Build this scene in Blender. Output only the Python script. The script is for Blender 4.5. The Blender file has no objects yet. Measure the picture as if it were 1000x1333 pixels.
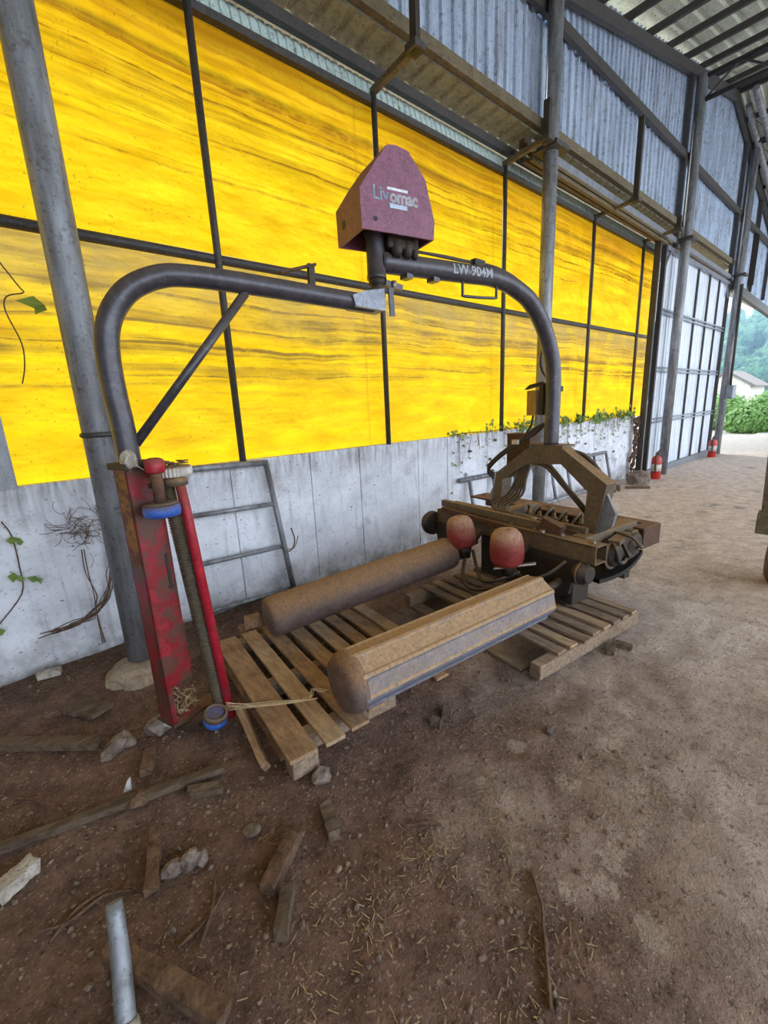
import bpy, bmesh, math, random
from mathutils import Vector, Matrix, noise as mnoise

# ------------------------------------------------------------------ camera
SC = bpy.context.scene
COL = SC.collection
CAM_YAW, CAM_PITCH, CAM_ROLL, CAM_F, CAM_H = 0.700639, -0.233624, -0.048182, 560.14, 1.6
fwd = Vector((math.sin(CAM_YAW)*math.cos(CAM_PITCH), math.cos(CAM_YAW)*math.cos(CAM_PITCH), math.sin(CAM_PITCH)))
rt = Vector((math.cos(CAM_YAW), -math.sin(CAM_YAW), 0)); upv = rt.cross(fwd)
r2 = rt*math.cos(CAM_ROLL) + upv*math.sin(CAM_ROLL); u2 = -rt*math.sin(CAM_ROLL) + upv*math.cos(CAM_ROLL)
cd = bpy.data.cameras.new('camera'); cam = bpy.data.objects.new('camera', cd); COL.objects.link(cam)
cd.sensor_fit = 'VERTICAL'; cd.sensor_height = 24.0; cd.lens = CAM_F/1333.0*24.0; cd.clip_start = 0.05; cd.clip_end = 1000
cam.matrix_world = Matrix(((r2.x, u2.x, -fwd.x, 0), (r2.y, u2.y, -fwd.y, 0), (r2.z, u2.z, -fwd.z, CAM_H), (0, 0, 0, 1)))
SC.camera = cam
# ------------------------------------------------------------------ world, sun, exposure
w = bpy.data.worlds.new('World'); SC.world = w; w.use_nodes = True
bg = w.node_tree.nodes['Background']; bg.inputs['Color'].default_value = (0.74, 0.86, 1.0, 1); bg.inputs['Strength'].default_value = 1.25
sd = bpy.data.lights.new('sun', 'SUN'); sun = bpy.data.objects.new('sun', sd); COL.objects.link(sun)
sd.energy = 1.1; sd.angle = math.radians(6); sd.color = (1.0, 0.95, 0.86)
sun.rotation_euler = Vector((-0.28, -0.75, -0.66)).to_track_quat('-Z', 'Y').to_euler()
vs = SC.view_settings; vs.view_transform = 'Standard'; vs.look = 'None'; vs.gamma = 1.0; vs.use_curve_mapping = False; vs.exposure = 1.72
SC.render.film_transparent = False

R = random.Random(7)
# ------------------------------------------------------------------ helpers: materials
def srgb(r, g, b):
    f = lambda c: (c/255.0/12.92) if c/255.0 <= 0.04045 else (((c/255.0)+0.055)/1.055)**2.4
    return (f(r), f(g), f(b), 1)
class NT:
    def __init__(s, name):
        s.m = bpy.data.materials.new(name); s.m.use_nodes = True; s.t = s.m.node_tree; s.n = s.t.nodes; s.n.clear()
        s.out = s.n.new('ShaderNodeOutputMaterial'); s._c = None
    def node(s, ty, **kw):
        n = s.n.new(ty)
        for k, v in kw.items(): setattr(n, k, v)
        return n
    def lk(s, a, b): s.t.links.new(a, b)
    def put(s, sock, v):
        if hasattr(v, 'is_output') or isinstance(v, bpy.types.NodeSocket): s.lk(v, sock)
        else: sock.default_value = v
    def pos(s):
        if s._c is None: s._c = s.node('ShaderNodeNewGeometry')
        return s._c.outputs['Position']
    def obj(s): return s.node('ShaderNodeTexCoord').outputs['Object']
    def scale(s, v, sc, loc=(0, 0, 0), rot=(0, 0, 0)):
        n = s.node('ShaderNodeMapping'); s.lk(v, n.inputs['Vector']); n.inputs['Scale'].default_value = sc
        n.inputs['Location'].default_value = loc; n.inputs['Rotation'].default_value = rot; return n.outputs['Vector']
    def noise(s, v, sc=5, det=4, rough=.55, dist=0):
        n = s.node('ShaderNodeTexNoise'); s.lk(v, n.inputs['Vector']); n.inputs['Scale'].default_value = sc
        n.inputs['Detail'].default_value = det; n.inputs['Roughness'].default_value = rough; n.inputs['Distortion'].default_value = dist
        return n.outputs['Fac']
    def voro(s, v, sc=5, feat='F1'):
        n = s.node('ShaderNodeTexVoronoi', feature=feat); s.lk(v, n.inputs['Vector']); n.inputs['Scale'].default_value = sc
        return n.outputs['Distance']
    def ramp(s, f, a, b, lo=0., hi=1.):
        n = s.node('ShaderNodeMapRange', clamp=True); s.put(n.inputs['Value'], f); n.inputs['From Min'].default_value = a
        n.inputs['From Max'].default_value = b; n.inputs['To Min'].default_value = lo; n.inputs['To Max'].default_value = hi
        return n.outputs['Result']
    def mix(s, f, a, b, mode='MIX'):
        n = s.node('ShaderNodeMix', data_type='RGBA', blend_type=mode); s.put(n.inputs[0], f); s.put(n.inputs[6], a); s.put(n.inputs[7], b)
        return n.outputs[2]
    def math(s, op, a, b=0.):
        n = s.node('ShaderNodeMath', operation=op); s.put(n.inputs[0], a); s.put(n.inputs[1], b); return n.outputs[0]
    def sep(s, v):
        n = s.node('ShaderNodeSeparateXYZ'); s.lk(v, n.inputs[0]); return n.outputs
    def normal_z(s):
        s.pos(); return s.sep(s._c.outputs['Normal'])[2]
    def bump(s, h, st=.3, d=.01):
        n = s.node('ShaderNodeBump'); n.inputs['Strength'].default_value = st; n.inputs['Distance'].default_value = d; s.lk(h, n.inputs['Height'])
        return n.outputs['Normal']
    def bsdf(s, col, rough=.7, metal=0., normal=None, spec=.5):
        b = s.node('ShaderNodeBsdfPrincipled'); s.put(b.inputs['Base Color'], col); s.put(b.inputs['Roughness'], rough)
        s.put(b.inputs['Metallic'], metal); b.inputs['Specular IOR Level'].default_value = spec
        if normal is not None: s.lk(normal, b.inputs['Normal'])
        return b.outputs[0]
    def done(s, sh): s.lk(sh, s.out.inputs['Surface']); return s.m

def m_paint(name, base, dust=None, dustamt=.8, rust=None, rustamt=.35, rough=.45, metal=0., sc=9, bump=.15, speck=.5):
    t = NT(name); p = t.pos()
    n1 = t.noise(p, sc, 6, .65)
    col = t.mix(t.ramp(n1, .35, .68, 0, .75), base, tuple(c*.5 for c in base[:3])+(1,))
    col = t.mix(t.ramp(t.noise(t.scale(p, (1, 1, 1), (3, 8, 1)), sc*5, 4, .6), .50, .66, 0, .35), col, tuple(min(1, c*1.7+.02) for c in base[:3])+(1,))
    if rust: col = t.mix(t.ramp(t.noise(p, sc*2.3, 6, .7), .66-.25*rustamt, .74-.22*rustamt), col, rust)
    r = rough
    if dust:
        nz = t.ramp(t.normal_z(), -.05, .6)
        f = t.math('MULTIPLY', nz, t.ramp(t.noise(p, sc*3, 5, .65), .32, .58, dustamt*.45, dustamt))
        dc = t.mix(t.ramp(t.noise(p, sc*8, 4, .6), .4, .62), dust, tuple(c*.75 for c in dust[:3])+(1,))
        col = t.mix(f, col, dc); r = t.ramp(f, 0, .7, rough, .95)
    sp = t.ramp(t.noise(t.scale(p, (1, 1, 1), (1, 2, 3)), 75, 2, .5), .63, .68, 0, speck); col = t.mix(sp, col, tuple(c*.25 for c in base[:3])+(1,))
    return t.done(t.bsdf(col, r, metal, t.bump(t.noise(p, sc*9, 4, .7), bump, .006)))

def m_wood(name, a, b, axis=(2, 14, 14), dark=None, dk=.4, rot=0.):
    t = NT(name); p = t.scale(t.pos(), axis, rot=(0, 0, rot)); n = t.noise(p, 3, 6, .65, .6)
    col = t.mix(t.ramp(n, .35, .65), a, b); col = t.mix(t.ramp(t.noise(p, 9, 5, .7), .52, .66, 0, .45), col, tuple(c*.45 for c in a[:3])+(1,))
    if dark: col = t.mix(t.ramp(t.noise(t.pos(), 6, 5, .6), .5, .75, 0, dk), col, dark)
    sp = t.ramp(t.noise(t.pos(), 90, 2), .66, .72)
    col = t.mix(t.math('MULTIPLY', sp, .6), col, srgb(50, 38, 28))
    return t.done(t.bsdf(col, .9, 0, t.bump(n, .35, .006), .2))

M = {}
def build_materials():
    # dirt floor: brown loose soil at the left, paler trodden dust to the right with the opening's light painted in, pale yard outside
    t = NT('dirt'); p = t.pos(); xyz = t.sep(p)
    big = t.noise(p, .9, 5, .6); mid = t.noise(p, 7, 8, .72); fine = t.noise(p, 70, 4, .7)
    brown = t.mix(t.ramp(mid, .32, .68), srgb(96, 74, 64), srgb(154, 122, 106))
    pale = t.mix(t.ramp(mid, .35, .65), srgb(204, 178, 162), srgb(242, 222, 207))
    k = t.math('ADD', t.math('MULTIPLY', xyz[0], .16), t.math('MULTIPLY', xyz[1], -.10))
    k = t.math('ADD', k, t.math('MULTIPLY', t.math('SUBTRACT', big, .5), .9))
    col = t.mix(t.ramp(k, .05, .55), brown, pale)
    # lighter scuffed crust patches
    pt = t.ramp(t.noise(t.scale(p, (1, 1, 1), (3.1, 7.7, 0)), 2.6, 5, .62), .665, .70)
    col = t.mix(t.math('MULTIPLY', pt, .55), col, srgb(186, 164, 140))
    wob = t.noise(p, 22, 5, .65)
    for px, py, pr in ((1.114, .675, .055), (1.276, .945, .035), (1.55, .69, .05), (1.26, .41, .045), (1.37, .43, .06), (1.575, .96, .05), (1.90, .65, .07), (1.13, .49, .03), (1.22, .26, .06), (2.2, .75, .10)):
        dx = t.math('SUBTRACT', xyz[0], px); dy = t.math('SUBTRACT', xyz[1], py)
        r_ = t.math('SQRT', t.math('ADD', t.math('MULTIPLY', dx, dx), t.math('MULTIPLY', dy, dy)))
        r_ = t.math('ADD', r_, t.math('MULTIPLY', t.math('SUBTRACT', wob, .5), pr*3.2))
        col = t.mix(t.ramp(r_, pr*.6, pr, .55, 0), col, srgb(206, 186, 168))
    dk = t.ramp(t.noise(t.scale(p, (1, 1, 1), (9, 2, 4)), 3.2, 6, .7), .56, .72, 0, .6)
    col = t.mix(dk, col, srgb(66, 53, 46))
    sp = t.ramp(t.noise(p, 42, 6, .75), .54, .66, 0, .7); col = t.mix(sp, col, srgb(50, 40, 35))
    spl = t.ramp(t.noise(t.scale(p, (1, 1, 1), (5, 5, 5)), 80, 3, .6), .61, .66, 0, .6); col = t.mix(spl, col, srgb(205, 185, 160))
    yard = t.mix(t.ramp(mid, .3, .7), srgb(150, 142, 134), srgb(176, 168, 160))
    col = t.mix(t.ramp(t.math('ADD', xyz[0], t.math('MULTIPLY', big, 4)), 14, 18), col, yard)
    h = t.math('ADD', t.math('MULTIPLY', mid, .6), t.math('MULTIPLY', fine, .4))
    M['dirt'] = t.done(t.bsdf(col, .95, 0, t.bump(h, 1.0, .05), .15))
    # concrete wall, whitewashed, stained
    t = NT('whitewashed_concrete'); p = t.pos(); xyz = t.sep(p)
    c = t.mix(t.ramp(t.noise(p, 3, 6, .6), .3, .7), srgb(204, 204, 211), srgb(240, 240, 246))
    drip = t.noise(t.scale(p, (9, 1, .8)), 2, 5, .6); c = t.mix(t.ramp(drip, .55, .75, 0, .5), c, srgb(140, 138, 140))
    top = t.math('MULTIPLY', t.ramp(xyz[2], .95, 1.24), t.ramp(t.noise(t.scale(p, (14, 1, 2)), 2, 4), .4, .7, 0, .8)); c = t.mix(top, c, srgb(120, 116, 112))
    bot = t.math('MULTIPLY', t.ramp(xyz[2], .30, .0), t.ramp(t.noise(p, 8, 5), .35, .6, .1, .8)); c = t.mix(bot, c, srgb(120, 108, 98))
    sp = t.ramp(t.noise(t.scale(p, (1, 1, 1.6)), 22, 4, .65), .64, .68, 0, .8); c = t.mix(sp, c, srgb(78, 68, 62))
    bl = t.ramp(t.noise(t.scale(p, (1, 1, 1), (4, 1, 2)), 2.6, 6, .7), .54, .74, 0, .65); c = t.mix(bl, c, srgb(136, 122, 116)); c = t.mix(t.ramp(t.noise(p, 46, 4, .7), .58, .66, 0, .35), c, srgb(130, 124, 122))
    M['wall'] = t.done(t.bsdf(c, .85, 0, t.bump(t.noise(p, 30, 5), .35, .01), .3))
    # translucent yellow tarpaulins
    def tarp(name, z0, z1, lower):
        t = NT(name); p = t.pos(); xyz = t.sep(p)
        f = t.ramp(xyz[2], z0, z1)
        warp = t.math('MULTIPLY', t.math('SUBTRACT', t.noise(p, .8, 3), .5), .16)
        cb = t.node('ShaderNodeCombineXYZ'); t.lk(xyz[0], cb.inputs[0]); t.lk(t.math('ADD', xyz[2], warp), cb.inputs[2]); q = cb.outputs[0]
        s1 = t.noise(t.scale(q, (.20, 1, 8)), 1.6, 4, .6); s2 = t.noise(t.scale(q, (.16, 1, 30)), 1.2, 3, .5, .1); s3 = t.noise(t.scale(q, (5, 1, 9)), 2, 6, .7)
        bl = t.noise(p, 2.2, 5, .62)
        dens = t.math('MULTIPLY', t.ramp(f, .22, .72, .07, .75) if not lower else t.ramp(f, .30, .62, .08, .9), t.ramp(bl, .35, .6, .45, 1.15))
        k1 = t.math('MULTIPLY', t.ramp(s1, .42, .62), dens)
        k2 = t.math('MULTIPLY', t.math('MULTIPLY', t.ramp(s2, .56, .63), t.ramp(s3, .38, .62, .15, 1)), t.math('ADD', dens, .06))
        d = t.math('MINIMUM', t.math('ADD', t.math('MULTIPLY', k1, 1.0), t.math('MULTIPLY', k2, 1.5)), .92)
        base = t.mix(t.ramp(t.noise(t.scale(p, (1, 1, 2.5)), 1.7, 6, .65), .36, .64), (.47, .265, .002, 1), (.57, .385, .005, 1))
        if not lower: dirty = (.135, .06, .003, 1)
        else: dirty = (.13, .075, .015, 1)
        col = t.mix(d, base, dirty)
        if lower:
            g = t.math('MULTIPLY', t.ramp(f, .62, .92), t.ramp(t.noise(p, 3.2, 5, .6), .3, .6, .25, .8)); col = t.mix(g, col, (.24, .17, .055, 1))
        else:
            o = t.math('MULTIPLY', t.ramp(f, .55, .98), t.ramp(s1, .35, .6, .35, .8)); col = t.mix(o, col, (.36, .16, .003, 1))
            # two long grimy folds that run the length of the sheet
            for zc, wd, am in ((3.985, .02, .8), (3.80, .012, .55), (3.52, .008, .35)):
                e = t.math('ABSOLUTE', t.math('SUBTRACT', t.math('ADD', xyz[2], t.math('MULTIPLY', warp, .35)), zc))
                e = t.math('MULTIPLY', t.ramp(e, 0, wd*2.2, am, 0), t.ramp(t.noise(p, 4, 4), .3, .6, .35, 1)); col = t.mix(e, col, (.10, .055, .004, 1))
        for xc in (3.0-.16, 5.05-.13, 7.42-.16, 9.42-.5):
            e = t.math('ABSOLUTE', t.math('SUBTRACT', xyz[0], xc)); col = t.mix(t.ramp(e, .0, .022, .38, 0), col, (.26, .12, .002, 1))
        sp = t.ramp(t.noise(p, 60, 2), .66, .71, 0, .6); col = t.mix(sp, col, (.12, .07, .01, 1))
        hgt = t.noise(t.scale(p, (1, 1, 2.2), rot=(0, .25, 0)), 2.2, 3, .5)
        nrm = t.bump(hgt, .6, .10)
        tr = t.node('ShaderNodeBsdfTranslucent'); t.lk(col, tr.inputs[0]); t.lk(nrm, tr.inputs['Normal'])
        df = t.bsdf(col, .5, 0, nrm, .3)
        mx = t.node('ShaderNodeMixShader'); mx.inputs[0].default_value = .22; t.lk(tr.outputs[0], mx.inputs[1]); t.lk(df, mx.inputs[2])
        return t.done(mx.outputs[0])
    M['tarp_up'] = tarp('yellow_tarpaulin_upper', 2.76, 4.27, False); M['tarp_lo'] = tarp('yellow_tarpaulin_lower', 1.24, 2.74, True)
    # galvanised steel
    def galv(name, a, b, rough=.45, metal=.55, streak=(6, 6, .5), rust=None):
        t = NT(name); p = t.pos(); c = t.mix(t.ramp(t.noise(t.scale(p, streak), 3, 6, .65), .3, .7), a, b)
        c = t.mix(t.ramp(t.noise(p, 16, 6, .72), .54, .66, 0, .6), c, srgb(74, 66, 60)); c = t.mix(t.ramp(t.noise(p, 55, 3, .6), .60, .66, 0, .45), c, srgb(60, 54, 50))
        if rust: c = t.mix(t.ramp(t.noise(t.scale(p, (3, 3, .6)), 2.3, 6, .7), .52, .75, 0, .8), c, rust)
        return t.done(t.bsdf(c, rough, metal, t.bump(t.noise(p, 60, 3), .12, .004)))
    M['galv'] = galv('galvanised_pipe', srgb(104, 103, 104), srgb(166, 168, 174), .5, .3, (5, 5, .8), srgb(86, 74, 64))
    M['sheet'] = galv('weathered_zinc_sheet', srgb(150, 164, 186), srgb(204, 218, 238), .45, .35, (5, 5, .35), srgb(104, 92, 84))
    t = NT('white_gate_sheet'); p = t.pos(); c = t.mix(t.ramp(t.noise(t.scale(p, (4, 4, .5)), 2, 5, .6), .35, .7), srgb(236, 240, 248), srgb(206, 212, 224)); M['gate_sheet'] = t.done(t.bsdf(c, .4, 0))
    M['eave_sheet'] = galv('pale_green_eave_sheet', srgb(176, 196, 188), srgb(212, 226, 220), .6, .1, (20, 20, 1))
    M['roof_sheet'] = galv('roof_sheet', srgb(176, 180, 160), srgb(206, 210, 192), .6, .1, (.5, 5, 5))
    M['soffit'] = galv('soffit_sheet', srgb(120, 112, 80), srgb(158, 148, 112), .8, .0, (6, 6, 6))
    M['dark_steel'] = m_paint('dark_frame_steel', srgb(74, 70, 68), rust=srgb(84, 62, 46), rustamt=.3, rough=.55, metal=.2)
    M['brown_steel'] = m_paint('brown_primed_steel', srgb(112, 98, 72), rust=srgb(80, 58, 40), rough=.7)
    M['machine'] = m_paint('charcoal_machine_paint', srgb(80, 76, 82), dust=srgb(116, 96, 78), dustamt=.5, rough=.3, metal=.25, sc=5, bump=.06, rust=srgb(90, 66, 48), rustamt=-.1)
    M['machine_dusty'] = m_paint('dust_covered_machine_paint', srgb(104, 88, 68), dust=srgb(160, 124, 84), dustamt=.95, rough=.6, rust=srgb(84, 60, 40), rustamt=.2, sc=7)
    M['rust'] = m_paint('rust_brown_steel', srgb(86, 56, 40), dust=srgb(142, 104, 74), dustamt=.85, rough=.75, rust=srgb(66, 40, 28), rustamt=.4)
    M['grey_plate'] = m_paint('bare_grey_plate', srgb(142, 146, 156), dust=srgb(150, 122, 92), dustamt=.5, rough=.4, metal=.3)
    M['black_part'] = m_paint('grimy_black_steel', srgb(50, 40, 32), dust=srgb(120, 96, 70), dustamt=.6, rough=.6)
    M['hood'] = m_paint('faded_red_hood_paint', srgb(144, 88, 110), dust=srgb(160, 118, 110), dustamt=.3, rough=.5, sc=16, bump=.25, rust=srgb(150, 96, 104), rustamt=.1)
    M['red'] = m_paint('scratched_red_paint', srgb(146, 22, 36), dust=srgb(150, 90, 70), dustamt=.6, rough=.4, rust=srgb(88, 58, 48), rustamt=.85, sc=4)
    M['red_bright'] = m_paint('bright_red_paint', srgb(176, 32, 50), dust=srgb(150, 90, 70), dustamt=.7, rough=.4, rust=srgb(116, 80, 72), rustamt=.35, sc=6)
    M['red_buffer'] = m_paint('dusty_red_plastic', srgb(146, 48, 42), dust=srgb(186, 146, 118), dustamt=1.25, rough=.6, sc=8, rust=srgb(176, 104, 60), rustamt=.15)
    M['blue'] = m_paint('blue_plastic', srgb(58, 104, 196), dust=srgb(120, 98, 84), dustamt=.95, rough=.45)
    M['nylon'] = m_paint('white_nylon', srgb(214, 204, 192), dust=srgb(150, 118, 88), dustamt=.95, rough=.6)
    M['roller'] = m_paint('dusty_steel_roller', srgb(112, 92, 86), dust=srgb(156, 118, 80), dustamt=.95, rough=.6, sc=10, rust=srgb(86, 66, 58), rustamt=.3)
    M['roller_ribbed'] = m_paint('dusty_ribbed_roller', srgb(126, 124, 134), dust=srgb(186, 150, 112), dustamt=1.35, rough=.55, sc=6)
    M['rubber'] = m_paint('black_rubber_hose', srgb(46, 42, 40), dust=srgb(130, 108, 86), dustamt=.8, rough=.6)
    M['hose_brown'] = m_paint('dusty_hose', srgb(84, 70, 58), dust=srgb(140, 116, 92), dustamt=.8, rough=.7)
    M['box_yellow'] = m_paint('ochre_box', srgb(176, 128, 44), rough=.5)
    M['letter'] = m_paint('white_lettering', srgb(240, 242, 248), rough=.6, sc=60, speck=.1)
    M['letter_blue'] = m_paint('pale_blue_lettering', srgb(196, 216, 238), rough=.6, sc=60, speck=.1)
    M['pallet'] = m_wood('pallet_pine', srgb(142, 112, 86), srgb(182, 148, 114), (14, 2, 14), srgb(92, 70, 54), .6, .122)
    M['pallet_tan'] = m_wood('pallet_pine_pale', srgb(156, 128, 102), srgb(194, 164, 130), (14, 2, 14), srgb(120, 90, 62), .5, .122)
    M['pallet_dark'] = m_wood('old_grey_pallet_wood', srgb(124, 102, 86), srgb(166, 142, 118), (14, 2, 14), srgb(84, 66, 50), .6, .122)
    M['wood'] = m_wood('weathered_plank', srgb(84, 70, 58), srgb(124, 104, 86), (3, 10, 10), srgb(56, 44, 38), .7)
    M['bark'] = m_wood('rotten_bark', srgb(84, 64, 50), srgb(132, 104, 82), (8, 8, 8), srgb(46, 34, 28), .7)
    M['palewood'] = m_wood('pale_split_wood', srgb(150, 136, 122), srgb(208, 198, 186), (5, 5, 5), srgb(90, 74, 60), .5)
    M['stone'] = m_wood('rough_stone', srgb(100, 86, 78), srgb(150, 134, 122), (6, 6, 6), srgb(62, 50, 44), .6)
    M['soil'] = m_wood('soil_crumb', srgb(96, 80, 70), srgb(150, 128, 112), (9, 9, 9), srgb(60, 48, 42), .6)
    M['crust'] = m_wood('dried_crust', srgb(150, 132, 114), srgb(186, 168, 146), (9, 9, 9), srgb(110, 92, 78), .7)
    M['paper'] = m_wood('crumpled_white_paper', srgb(196, 190, 184), srgb(232, 228, 222), (6, 6, 6), srgb(140, 126, 112), .5)
    M['straw'] = m_wood('dry_straw', srgb(150, 126, 94), srgb(190, 166, 128), (8, 8, 8))
    M['twine'] = m_wood('pale_twine', srgb(206, 180, 140), srgb(226, 204, 168), (8, 8, 8))
    M['twig'] = m_wood('dead_twig', srgb(84, 64, 52), srgb(120, 94, 76), (8, 8, 8))
    def leaf(name, a, b):
        t = NT(name); p = t.pos(); c = t.mix(t.noise(p, 9, 3), a, b); tr = t.node('ShaderNodeBsdfTranslucent'); t.lk(c, tr.inputs[0])
        mx = t.node('ShaderNodeMixShader'); mx.inputs[0].default_value = .7; t.lk(tr.outputs[0], mx.inputs[1]); t.lk(t.bsdf(c, .6), mx.inputs[2]); return t.done(mx.outputs[0])
    M['leaf'] = leaf('green_leaf', srgb(74, 110, 44), srgb(150, 172, 84)); 
    t = NT('hill_foliage'); p = t.pos(); c = t.mix(t.ramp(t.noise(p, .9, 6, .75), .38, .62), srgb(30, 70, 62), srgb(104, 158, 120)); M['leaf_far'] = t.done(t.bsdf(c, .8, 0, t.bump(t.noise(p, 1.2, 6, .75), 1., .8)))
    M['bush'] = leaf('bush_foliage', srgb(64, 112, 50), srgb(132, 168, 84))
    M['extinguisher'] = m_paint('red_extinguisher', srgb(206, 48, 40), dust=srgb(190, 120, 100), dustamt=.4, rough=.3)
    M['label'] = m_paint('pale_label', srgb(214, 206, 190), rough=.6)
    M['render'] = m_paint('cream_house_render', srgb(226, 222, 206), rough=.8)
    M['tile'] = m_paint('grey_brown_roof_tiles', srgb(120, 112, 108), rough=.8)
    M['glass_dark'] = m_paint('dark_window_glass', srgb(60, 66, 72), rough=.15)
    M['grass'] = m_paint('hill_grass', srgb(84, 120, 70), rough=.9)
    M['ochre_lit'] = m_paint('rusty_ochre_lit_side', srgb(150, 98, 34), rust=srgb(96, 54, 34), rustamt=.9, rough=.6, sc=7)  # rust over ochre; the ochre stands in for orange light on the side
    M['roller_thread'] = m_paint('grimy_threaded_roller', srgb(96, 82, 62), rough=.6, sc=10)
    M['tray'] = m_paint('black_tray', srgb(30, 27, 25), rough=.5)
    M['bolt'] = m_paint('zinc_bolt', srgb(160, 150, 136), rough=.4, metal=.5)
build_materials()

# ------------------------------------------------------------------ helpers: meshes
ICO = {}
def ico(sub):
    if sub not in ICO:
        t = bmesh.new(); bmesh.ops.create_icosphere(t, subdivisions=sub, radius=1.0); t.verts.index_update()
        ICO[sub] = ([v.co.copy() for v in t.verts], [[v.index for v in f.verts] for f in t.faces]); t.free()
    return ICO[sub]
class MB:
    def __init__(s): s.b = bmesh.new()
    def quad(s, vs):
        return s.b.faces.new([s.b.verts.new(v) for v in vs])
    def poly(s, verts, faces):
        vv = [s.b.verts.new(v) for v in verts]
        for f in faces:
            try: s.b.faces.new([vv[i] for i in f])
            except ValueError: pass
        return s
    def box(s, c, sz, m=None, bev=0.):
        x, y, z = (d/2 for d in sz); mm = m or Matrix.Identity(3); c = Vector(c)
        vv = [s.b.verts.new(c + mm @ Vector((a*x, b*y, d*z))) for a in (-1, 1) for b in (-1, 1) for d in (-1, 1)]
        fs = [s.b.faces.new([vv[i] for i in f]) for f in ((0, 1, 3, 2), (4, 6, 7, 5), (0, 4, 5, 1), (2, 3, 7, 6), (0, 2, 6, 4), (1, 5, 7, 3))]
        if bev > 0:
            es = {e for f in fs for e in f.edges}; bmesh.ops.bevel(s.b, geom=list(es), offset=bev, segments=2, affect='EDGES', profile=.5)
        return s
    def bar(s, p0, p1, wd, ht, upd=(0, 0, 1), bev=0.):
        p0, p1 = Vector(p0), Vector(p1); d = p1-p0; L = d.length; d.normalize(); up = Vector(upd); sd_ = up.cross(d)
        if sd_.length < 1e-4: sd_ = Vector((1, 0, 0)).cross(d)
        sd_.normalize(); up = d.cross(sd_)
        return s.box((p0+p1)/2, (L, wd, ht), Matrix((d, sd_, up)).transposed(), bev)
    def tube(s, pts, r, seg=12, cap=True, smooth=0):
        pts = [Vector(p) for p in pts]
        if smooth: pts = catmull(pts, smooth)
        rr = r if isinstance(r, (list, tuple)) else [r]*len(pts)
        if len(rr) != len(pts): rr = [rr[0]+(rr[-1]-rr[0])*i/(len(pts)-1) for i in range(len(pts))]
        t0 = (pts[1]-pts[0]).normalized(); n = t0.orthogonal().normalized(); rings = []
        for i, p in enumerate(pts):
            t = (pts[min(i+1, len(pts)-1)]-pts[max(i-1, 0)]).normalized()
            n = (n - t*n.dot(t)).normalized(); b_ = t.cross(n)
            rings.append([s.b.verts.new(p + (n*math.cos(2*math.pi*k/seg)+b_*math.sin(2*math.pi*k/seg))*rr[i]) for k in range(seg)])
        for a, b_ in zip(rings, rings[1:]):
            for k in range(seg):
                f = s.b.faces.new((a[k], a[(k+1) % seg], b_[(k+1) % seg], b_[k])); f.smooth = seg > 6
        if cap:
            s.b.faces.new(rings[0][::-1]); s.b.faces.new(rings[-1])
        return s
    def lathe(s, prof, p0, axis, seg=24, scal=None):
        """prof: list of (radius, distance along the axis)"""
        a = Vector(axis).normalized(); n = a.orthogonal().normalized(); b_ = a.cross(n); p0 = Vector(p0); rings = []
        for r, h in prof:
            rings.append([s.b.verts.new(p0+a*h+(n*math.cos(2*math.pi*k/seg)+b_*math.sin(2*math.pi*k/seg))*max(r*(scal(k) if scal else 1), 1e-4)) for k in range(seg)])
        for q, t in zip(rings, rings[1:]):
            for k in range(seg):
                f = s.b.faces.new((q[k], q[(k+1) % seg], t[(k+1) % seg], t[k])); f.smooth = scal is None
        s.b.faces.new(rings[0][::-1]); s.b.faces.new(rings[-1]); return s
    def prism(s, pts, off):
        """closed polygon pts (3D) extruded by vector off"""
        off = Vector(off); a = [s.b.verts.new(Vector(p)) for p in pts]; b_ = [s.b.verts.new(Vector(p)+off) for p in pts]; n = len(a)
        s.b.faces.new(a[::-1]); s.b.faces.new(b_)
        for i in range(n): s.b.faces.new((a[i], a[(i+1) % n], b_[(i+1) % n], b_[i]))
        return s
    def rock(s, c, sz, rough=.35, sub=2, seed=0, m=None):
        vs_, fs_ = ico(sub); c = Vector(c); out = []
        for d in vs_:
            k = 1+rough*mnoise.noise(d*1.7+Vector((seed*3.1, seed*1.7, 0)))+rough*.5*mnoise.noise(d*4+Vector((seed, 0, seed)))
            q = Vector((d.x*sz[0], d.y*sz[1], d.z*sz[2]))*k
            out.append(s.b.verts.new(c+(m @ q if m else q)))
        for f in fs_: s.b.faces.new([out[i] for i in f])
        return s
    def build(s, name, m, parent=None):
        bmesh.ops.recalc_face_normals(s.b, faces=s.b.faces[:])
        me = bpy.data.meshes.new(name); s.b.to_mesh(me); s.b.free(); me.materials.append(M[m] if isinstance(m, str) else m)
        o = bpy.data.objects.new(name, me); COL.objects.link(o)
        if parent is not None:
            o.parent = parent; off = world_of(parent)
            if off.length: me.transform(Matrix.Translation(-off))
        return o
def world_of(o):
    v = Vector((0, 0, 0))
    while o is not None: v += o.location; o = o.parent
    return v
def catmull(P, n):
    out = []
    for i in range(len(P)-1):
        a, b_, c, d = P[max(i-1, 0)], P[i], P[i+1], P[min(i+2, len(P)-1)]
        for k in range(n):
            t = k/n; out.append(.5*((2*b_)+(c-a)*t+(2*a-5*b_+4*c-d)*t*t+(3*b_-a-3*c+d)*t**3))
    return out+[P[-1]]
def tag(o, label, cat, group=None, kind=None):
    o['label'] = label; o['category'] = cat
    if group: o['group'] = group
    if kind: o['kind'] = kind
    return o
def thing(name, loc, label, cat, group=None):
    o = bpy.data.objects.new(name, None); COL.objects.link(o); o.location = loc; o.empty_display_size = .1
    return tag(o, label, cat, group)
def struct(o, label=None, cat=None):
    o['kind'] = 'structure'
    if label: o['label'] = label
    if cat: o['category'] = cat
    return o
def Rz(a): return Matrix.Rotation(a, 3, 'Z')

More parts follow.
